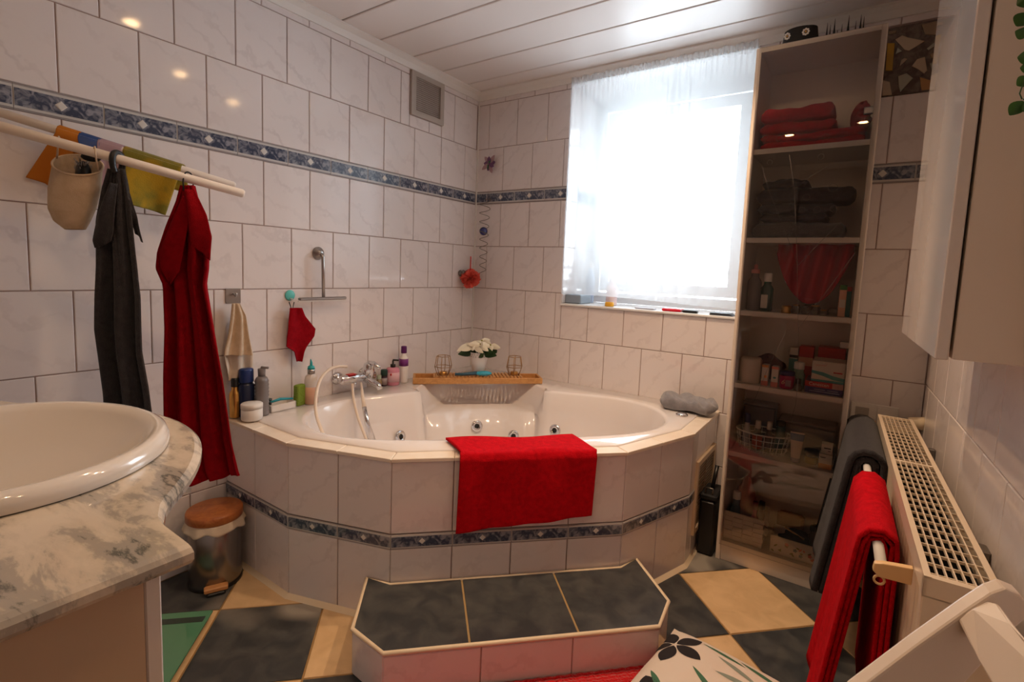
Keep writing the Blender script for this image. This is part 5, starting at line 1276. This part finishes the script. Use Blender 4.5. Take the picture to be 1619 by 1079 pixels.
# ------------------------------------------------------------------ toiletries on the bath rim
RZ = RIM + .0045
def pump(t, h, r, mt):
    M().lathe([(r, h), (r, h + .014), (r * .4, h + .016), (r * .4, h + .03)], (0, 0, 0), 16).tube([(0, 0, h + .028), (.0, 0, h + .034), (.02, -.012, h + .033), (.028, -.016, h + .026)], .004, 8).build('pump', mt, t)
t = thing('cream_jar', 'white cream jar at the left front corner of the bath rim', 'jar', (.108, -1.425, RZ))
M().lathe([(.034, 0), (.037, .004), (.037, .042), (.034, .044)], (0, 0, 0), 28).build('body', WHITE, t); M().lathe([(.038, .044), (.038, .060), (.034, .063), (0, .064)], (0, 0, 0), 28).build('lid', WHITE, t)
GB = mat('grey_ribbed_plastic', (.20, .18, .18), .3, coat=.2)
t = thing('pump_bottle', 'grey ribbed pump bottle beside the white jar', 'bottle', (.082, -1.372, RZ))
pr_ = [(.023, 0), (.026, .004)]
for k in range(9): pr_ += [(.026, .008 + k * .014), (.0235, .015 + k * .014)]
pr_ += [(.026, .135), (.020, .148), (.012, .154)]
M().lathe(pr_, (0, 0, 0), 22).build('body', GB, t)
M().lathe([(.013, .152), (.014, .182), (.012, .184)], (0, 0, 0), 16).tube([(0, 0, .182), (0, 0, .188), (.025, .012, .188)], .005, 8).build('pump', GB, t)
t = simple_bottle('shower_bottle', 'dark navy shampoo bottle behind the grey pump bottle', 'bottle', (.050, -1.415, RZ), .030, .135, mat('navy_plastic', (.008, .015, .05), .3), mat('blue_cap', (.01, .03, .14), .3), .024, .05, .1, sx=.8, sy=1)
simple_bottle('shower_bottle', 'gold and dark bottle half hidden by the red towel', 'bottle', (.035, -1.475 + .025, RZ), .020, .12, GOLD, BLACK, .012, .03, .25)
t = thing('soap_tray', 'white tray with razors and brushes on the bath rim', 'tray', (.055, -1.285, RZ), .05)
m = M(); m.box(-.03, -.055, 0, .03, .055, .003).box(-.03, -.055, 0, -.027, .055, .028).box(.027, -.055, 0, .03, .055, .028).box(-.03, -.055, 0, .03, -.052, .028).box(-.03, .052, 0, .03, .055, .028)
m.build('tray_body', WHITE, t)
rz_ = thing('razor', 'blue-handled razor lying across the white tray', 'razor', (.06, -1.285, RZ + .030))
M().tube([(0, -.045, .006), (.0, 0, .012), (.0, .055, .004)], [.004, .006, .004], 10).build('handle', mat('sky_blue_plastic', (.03, .35, .45), .3), rz_)
M().box(-.014, -.052, -.002, .014, -.042, .010, bv=.002).build('razor_head', BLACK, rz_)
tag(M().tube([(.045, -1.325, RZ + .030), (.046, -1.32, RZ + .05)], [.010, .009], 12).build('black_tub', BLACK), 'tiny black pot standing in the white tray', 'pot')
tag(M().box(-.014, -.022, 0, .014, .022, .088, bv=.004).build('green_sponge', mat('lime_sponge', (.20, .30, .035), .9, bump=(200, 1, .003)), loc=(.060, -1.200, RZ), rot=(0, .03, .15)), 'green sponge standing on edge beside the pump bottle', 'sponge')
t = thing('soap_dispenser', 'translucent soap dispenser with teal spout and peach liquid', 'dispenser', (.075, -1.155, RZ))
M().lathe([(.024, 0), (.027, .004), (.027, .10), (.024, .118), (.014, .128), (.013, .132)], (0, 0, 0), 24).build('bottle_body', mat('frosted_plastic', (.66, .60, .56), .3), t)
M().lathe([(.0274, .003), (.0276, .075), (.0272, .0752)], (0, 0, 0), 24).build('liquid', mat('peach_liquid', (.70, .40, .27), .3), t)
M().lathe([(.015, .130), (.015, .150), (.0, .151)], (0, 0, 0), 18).build('collar', STEEL, t)
M().lathe([(.016, .150), (.013, .162), (.005, .166)], (0, 0, 0), 14).tube([(0, 0, .164), (-.003, .002, .178), (-.010, .004, .190)], [.006, .005, .002], 8).build('spout', mat('teal_plastic', (.02, .34, .36), .3), t)
# pair of bottles by the wall
b0 = on(605, 612, 'z', RZ)
t = simple_bottle('small_bottle', 'tiny clear bottle with gold cap, left of the pink dispenser', 'bottle', (.045, -.765, RZ), .014, .04, mat('clear_amber', (.45, .32, .16), .15, trans=.4), mat('pale_green_cap', (.35, .40, .30), .3), .010, .02, .2)
t = simple_bottle('small_bottle', 'small dark bottle with white label beside the pink dispenser', 'bottle', (.045, -.733, RZ), .016, .055, mat('dark_aubergine', (.03, .01, .02), .3), mat('dark_green_cap', (.01, .04, .03), .4), .015, .028, .15, lab=mat('grey_label', (.35, .28, .28), .5), labz=(.15, .75))
t = thing('soap_dispenser', 'pink soap dispenser with black pump near the corner', 'dispenser', (.055, -.685, RZ))
M().lathe([(.030, 0), (.033, .004), (.033, .078), (.028, .086), (.012, .090)], (0, 0, 0), 26).build('bottle_body', mat('rose_pink_plastic', (.62, .24, .32), .25), t)
M().lathe([(.0335, .018), (.0335, .066)], (0, 0, 0), 26).build('label_band', mat('pale_pink_label', (.70, .42, .46), .5), t)
M().lathe([(.013, .088), (.013, .104), (.005, .106), (.005, .122)], (0, 0, 0), 16).tube([(0, 0, .12), (0, 0, .126), (.026, .014, .126)], .005, 8).build('pump', BLACK, t)
M().ball((.0335 * .55, -.0335 * .85, .058), .007, 10, sx=.6, sy=.6).build('heart_mark', REDP, t)
t = simple_bottle('lotion_bottle', 'tall white bottle with purple cap and label near the corner', 'bottle', (.052, -.610, RZ), .023, .155, WHITE, mat('purple_cap', (.10, .01, .12), .3), .013, .034, .22, lab=mat('purple_label', (.17, .02, .19), .35), labz=(.56, .80))

# bath caddy tray with its things
ta, tbv = Vector((.125, -.615)), Vector((.605, -.135)); tl = (tbv - ta).length; TZ = RIM + .006
ty = thing('bath_caddy', 'bamboo bath caddy tray lying across the corner of the bath', 'tray', (ta.x, ta.y, TZ), PI / 4)
TD = .13
m = M(); m.box(0, 0, 0, tl, .012, .030, bv=.002).box(0, TD - .012, 0, tl, TD, .030, bv=.002).box(0, .012, 0, .012, TD - .012, .030, bv=.002).box(tl - .012, .012, 0, tl, TD - .012, .030, bv=.002)
for x in (.105, tl - .115): m.box(x, .012, 0, x + .01, TD - .012, .034)
m.build('frame', WOODL, ty)
for k in range(24):
    x = .118 + k * (tl - .25) / 23; M().box(x, .006, .030, x + .011, TD - .006, .036).build('slat', WOODL, ty)
for x in (.012, tl - .112): M().box(x, .012, .002, x + .095, TD - .012, .007).build('end_board', WOODL, ty)
def TY(s, d, z=0): v = Vector((ta.x, ta.y)) + Vector((c45, c45)) * s + Vector((-c45, c45)) * d; return (v.x, v.y, TZ + z)
for k, s in enumerate((.155, .535)):
    t = thing('tealight_holder', ('wire tealight holder at the left of the bath caddy', 'wire tealight holder at the right of the bath caddy')[k], 'candle holder', TY(s, .06, .0362), group='wire tealight holders')
    m = M(); R0_, R1_, R2_ = .030, .046, .036
    for i in range(6):
        a = i * PI / 3; m.tube([(R0_ * math.cos(a), R0_ * math.sin(a), .001), (R1_ * math.cos(a), R1_ * math.sin(a), .045), (R2_ * math.cos(a), R2_ * math.sin(a), .100)], .0019, 6)
    for R_, z in ((R0_, .002), (R2_, .100), (R1_, .045)): m.tube([(R_ * math.cos(i * PI / 3), R_ * math.sin(i * PI / 3), z) for i in range(6)], .0019, 6, closed=True)
    m.build('wire_cage', mat('bronze_wire', (.40, .24, .12), .35, .9), t)
    M().lathe([(.019, .001), (.020, .018), (0, .017)], (0, 0, 0), 20).build('tealight_cup', GOLD, t)
pp = thing('poinsettia', 'white poinsettia in a white pierced pot on the caddy', 'plant', TY(.345, .085, .0362))
PW = mat('white_glazed_pot', (.80, .77, .75), .3)
M().lathe([(.030, 0), (.033, .003), (.044, .075), (.047, .082), (.047, .118), (.049, .120), (.044, .118), (.042, .085), (.028, .006)], (0, 0, 0), 32).build('pot', PW, pp)
m = M()
for i in range(20):
    a = 2 * PI * i / 20; m.ball((.0475 * math.cos(a), .0475 * math.sin(a), .098), .0045, 8); m.ball((.0475 * math.cos(a + .157), .0475 * math.sin(a + .157), .110), .0035, 8)
m.build('lace_relief', mat('pierced_shadow_white', (.52, .48, .46), .5), pp)
rnd = random.Random(5)
for k in range(16):
    a = rnd.uniform(0, 2 * PI); r0 = .02; r1 = rnd.uniform(.085, .115); leaf('leaf', (r0 * math.cos(a), r0 * math.sin(a), .125), (r1 * math.cos(a), r1 * math.sin(a), .118 + rnd.uniform(-.01, .02)), .022, pp, mat('dark_poinsettia_green', (.015, .05, .012), .5) if k == 0 else D.materials['dark_poinsettia_green'], .2)
BRM = mat('ivory_bract', (.80, .76, .62), .6)
for hx, hy, hz in ((-.045, -.03, .160), (.035, -.035, .165), (.0, .02, .175), (.06, .02, .158), (-.03, .03, .165), (.0, -.05, .155)):
    for q in range(6):
        a = q * PI / 3 + rnd.uniform(-.2, .2); L_ = rnd.uniform(.050, .072)
        leaf('bract', (hx, hy, hz), (hx + L_ * math.cos(a), hy + L_ * math.sin(a), hz + rnd.uniform(-.030, .014)), .015, pp, BRM, .25)
    M().ball((hx, hy, hz + .004), .005, 8).build('flower_eye', mat('olive_gold', (.30, .28, .05), .6) if hx == -.045 else D.materials['olive_gold'], pp)
M().tube([(0, 0, .10), (-.02, -.01, .13), (-.04, -.025, .158)], .003, 6).tube([(0, 0, .10), (.02, -.01, .13), (.035, -.03, .16)], .003, 6).tube([(0, 0, .1), (0, .01, .17)], .003, 6).build('stem', STEM, pp)
t = thing('hair_brush', 'turquoise hair brush lying in front of the poinsettia', 'brush', TY(.30, .028, .0362), PI / 4)
M().tube([(-.085, .0, .010), (-.04, .0, .010), (0, 0, .014), (.03, 0, .016)], [.007, .008, .009, .010], 12).build('handle', mat('blue_grey_rubber', (.03, .10, .16), .4), t)
M().ball((.065, 0, .0150), .045, 16, sy=.5, sz=.28).build('brush_head', mat('aqua_plastic', (.04, .36, .52), .25), t)
tag(M().ball((0, 0, 0), .075, 24, sy=.38, sz=.42).build('bath_pillow', WHITE, loc=TY(.33, .175, .012), rot=(0, 0, PI / 4)), 'white bath pillow lying behind the poinsettia pot', 'pillow')

# grey towel bundle at right rim
def bundle(u, v):
    x = u; a = v * 2 * PI; sx_ = .128; L_ = .5 - abs(u - .5)
    e = min(1, (L_ * 7)) ** .5; ca, sa = math.cos(a), math.sin(a)
    y_ = .068 * e * math.copysign(abs(ca) ** .55, ca) * (1 + .05 * math.sin(u * 9)); z = .032 + .030 * e * math.copysign(abs(sa) ** .7, sa) * (1.15 + .14 * math.sin(u * 11 + ca * 3) - .25 * u)
    if sa > 0: z += .006 * math.sin(u * 15 + 2.5 * ca) + .004 * math.sin(u * 27 + ca * 6)
    return ((u - .5) * 2 * sx_, y_, max(z, .0))
tag(M().grid(50, 36, bundle, wu=False).build('grey_towel', mat('blue_grey_cotton', (.30, .29, .31), .95, spec=.1, bump=(260, .9, .003), var=((.22, .22, .24), 50, .3, .3, .7), sheen=.4), loc=(1.362, -.110, RIM + .005), rot=(0, 0, -.02)), 'crumpled grey towel lying on the right rim of the bath', 'towel')

# red towel over the front rim
t0, t1 = Vector((1.268 - .315, -.895 - .343)), Vector((1.268, -.895))     # along the outer edge
ed = Vector((c45, c45)); nin = Vector((-c45, c45))
front0 = Vector((.79, -1.345)); sA = (Vector((.945, -1.190)) - front0).dot(ed); sB = (Vector((1.268, -.867)) - front0).dot(ed)
def ft(u, v):
    # v: 0 inner end on rim -> over outer edge -> down the outside
    s = sA + (sB - sA) * u
    Lr, Ld = .142, .243 - .035 * u
    tot = Lr + .02 + Ld; d = v * tot; wv = .004 * math.sin(u * 9 + 2) + .003 * math.sin(u * 21)
    if d < Lr: off, z = .135 - d - 0.0, RIM + .013 + .004 * math.sin(u * 8 + d * 20); sh_ = -.025 * (1 - d / Lr) * (1 - 2 * 0)
    elif d < Lr + .02: k = (d - Lr) / .02; off = -.007 - .014 * math.sin(k * PI / 2); z = RIM + .013 - .014 * (1 - math.cos(k * PI / 2)); sh_ = 0
    else: e = d - Lr - .02; off = -.021 - wv * min(1, e / .1) - .004; z = RIM - .001 - e; sh_ = 0
    if d < Lr: sh_ = -.045 * (1 - d / Lr)
    else: sh_ = -.006 - .008 * ((d - Lr) / (tot - Lr))
    p = front0 + ed * (s + sh_ * (1.0 if u < .5 else 1.0)) + nin * off
    return (p.x, p.y, z)
tag(M().grid(70, 80, ft).build('bath_mat_towel', RED, solid=.008), 'bright red towel draped over the front rim of the bath', 'towel')

# ------------------------------------------------------------------ wooden-lid pedal bin at left
wbn = thing('waste_bin', 'round steel pedal bin with wooden lid and white liner', 'bin', (.128, -1.572, 0))
M().lathe([(.082, 0), (.084, .006), (.084, .215), (.082, .218)], (0, 0, 0), 40).build('steel_body', mat('dark_brushed_steel', (.30, .28, .27), .25, 1), wbn)
M().lathe([(.086, 0), (.086, .012), (.083, .014)], (0, 0, 0), 36).build('base_ring', BLACK, wbn)
M().lathe([(.087, .236), (.090, .240), (.090, .262), (.087, .267), (0, .268)], (0, 0, 0), 40).build('wooden_lid', WOODR, wbn)
M().grid(72, 6, lambda u, v: ((.087 + .010 * v + .004 * math.sin(u * 2 * PI * 11) * v) * math.cos(2 * PI * u), (.087 + .010 * v + .004 * math.sin(u * 2 * PI * 11) * v) * math.sin(2 * PI * u), .238 - .030 * v + .006 * math.sin(u * 2 * PI * 7) * v), wu=True).build('bin_liner', mat('cream_bag_plastic', (.72, .60, .46), .5), wbn, solid=.0015)
pa = math.atan2(CAMP.y + 1.572, CAMP.x - .128)
m = M(); R_ = Matrix.Rotation(pa, 4, 'Z')
m.box(.080, -.036, .012, .108, .036, .028, mat=R_, bv=.003); m.build('pedal', mat('copper_wood', (.60, .28, .10), .35), wbn)
m = M().box(.09, -.028, .0, .112, .028, .012, mat=R_, bv=.003); m.build('foot', BLACK, wbn)

# bathroom scale
ss = thing('bathroom_scale', 'green glass bathroom scale lying on the floor beside the vanity', 'scale', (.26, -1.84, 0), math.radians(-47 + 90 - 45))
ss.rotation_euler = (0, 0, math.radians(45)); 
cx_, cy_ = 0, 0
P1 = Vector((.338, -1.672)); dn = Vector((c45, -c45)); dl = Vector((-c45, -c45))
ss.location = (P1.x - .01, P1.y, 0); ss.rotation_euler = (0, 0, math.radians(-45))
GRN = mat('sea_green_glass', (.10, .28, .16), .12, coat=.6)
M().box(-.0, -.30, .018, .29, 0, .026, bv=.002).build('glass_plate', GRN, ss)
M().box(.03, -.28, .026, .055, -.0 - .01, .0268).build('dark_strip', mat('smoke_print', (.04, .06, .05), .3), ss)
M().box(.01, -.29, .006, .28, -.01, .018).build('base', BLACK, ss)
for a in ((.04, -.26), (.25, -.26), (.04, -.04), (.25, -.04)): M().lathe([(.012, 0), (.012, .006)], (a[0], a[1], 0), 12).build('foot', BLACK, ss)

# red rug beside the step and printed cushion
rg = M()
def rug(u, v):
    o = Vector((.96, -1.622)); e1_ = Vector((.695, .715)).normalized(); e2_ = Vector((e1_.y, -e1_.x)); p = o + e1_ * (u * .93) + e2_ * (v * .44)
    return (p.x, p.y, .012 + .0025 * math.sin(v * 260) + .001 * math.sin(u * 190))
RUG = mat('bright_red_chenille', (.72, .006, .012), .95, spec=.1, bump=(160, 1, .01), sheen=.4)
rg.grid(120, 160, rug)
tag(rg.build('bath_rug', RUG, solid=.018), 'bright red ribbed bath rug in front of the step', 'rug')

def cush(top):
    m = M(); n = 26; S = .21
    return m
CSH = mat('white_cotton_print', (.74, .64, .54), .9, bump=(300, .3, .002))
cq = thing('printed_cushion', 'white cushion printed with black and green leaves on floor', 'cushion', (1.72, -1.135, .078))
cdir = math.atan2(-.04, .256)
cq.rotation_euler = (0, 0, 0)
# corner at (1.60,-.90): top edge runs to the right, other edge towards the camera
C0 = Vector((1.575, -.905)) - Vector((1.72, -1.135)); ex = Vector((1, -.14)).normalized(); ey = Vector((-.14, -1)).normalized(); SZ = .42
def cpt(u, v, side):
    a, b = u * 2 - 1, v * 2 - 1; f = (1 - abs(a) ** 3.2) * (1 - abs(b) ** 3.2); pin = 1 - .06 * (1 - a * a) * 0
    p = C0 + ex * (SZ * u) + ey * (SZ * v); cc = C0 + ex * SZ / 2 + ey * SZ / 2
    k = 1 - .05 * ((1 - a * a) + (1 - b * b)) * (abs(a) + abs(b)) * .5
    p = cc + (p - cc) * k
    return (p.x, p.y, side * .062 * f ** .55)
m = M(); m.grid(30, 30, lambda u, v: cpt(u, v, 1)); m.grid(30, 30, lambda u, v: cpt(1 - u, v, -1)); m.build('cushion_body', CSH, cq)
LB = mat('black_leaf_print', (.02, .016, .018), .9); LG = mat('green_leaf_print', (.06, .16, .09), .9); LS = mat('sage_leaf_print', (.26, .30, .24), .9)
def cleaf(m, u0, v0, L_, w_, an_, mi, seg=10):
    ca, sa = math.cos(an_), math.sin(an_); vs = []
    for k in range(seg + 1):
        t_ = k / seg; ww = w_ * math.sin(PI * t_) ** .8
        for s_ in (-1, -.33, .33, 1):
            uu = u0 + ca * L_ * t_ - sa * ww * s_; vv = v0 + sa * L_ * t_ + ca * ww * s_; p = cpt(min(max(uu, .01), .99), min(max(vv, .01), .99), 1); vs.append((p[0], p[1], p[2] + .0008))
    m.add(vs, [[k * 4 + j, k * 4 + j + 1, (k + 1) * 4 + j + 1, (k + 1) * 4 + j] for k in range(seg) for j in range(3)], mi, True)
m = M()
for cx_, cy_, r in ((.11, .27, .20), (.62, .62, .17), (.2, .8, .16)):
    for q in range(5): cleaf(m, cx_ + .015 * math.cos(q * 1.257 + .3), cy_ + .015 * math.sin(q * 1.257 + .3), r, .055, q * 1.257 + .3, 0)
for (a, b, L_, w_, an_, mi) in ((.25, .12, .3, .016, .15, 1), (.38, .2, .3, .018, .3, 2), (.3, .42, .28, .018, .6, 1), (.42, .36, .26, .02, -.1, 2), (.5, .12, .3, .02, .2, 1), (.7, .2, .22, .02, .5, 2), (.55, .42, .22, .022, .9, 0), (.1, .6, .22, .02, .8, 1), (.4, .7, .2, .018, -.8, 2), (.75, .42, .2, .02, .2, 1), (.8, .12, .16, .02, .3, 1)): cleaf(m, a, b, L_, w_, an_, mi)
m.build('leaf_print', [LB, LG, LS], cq)
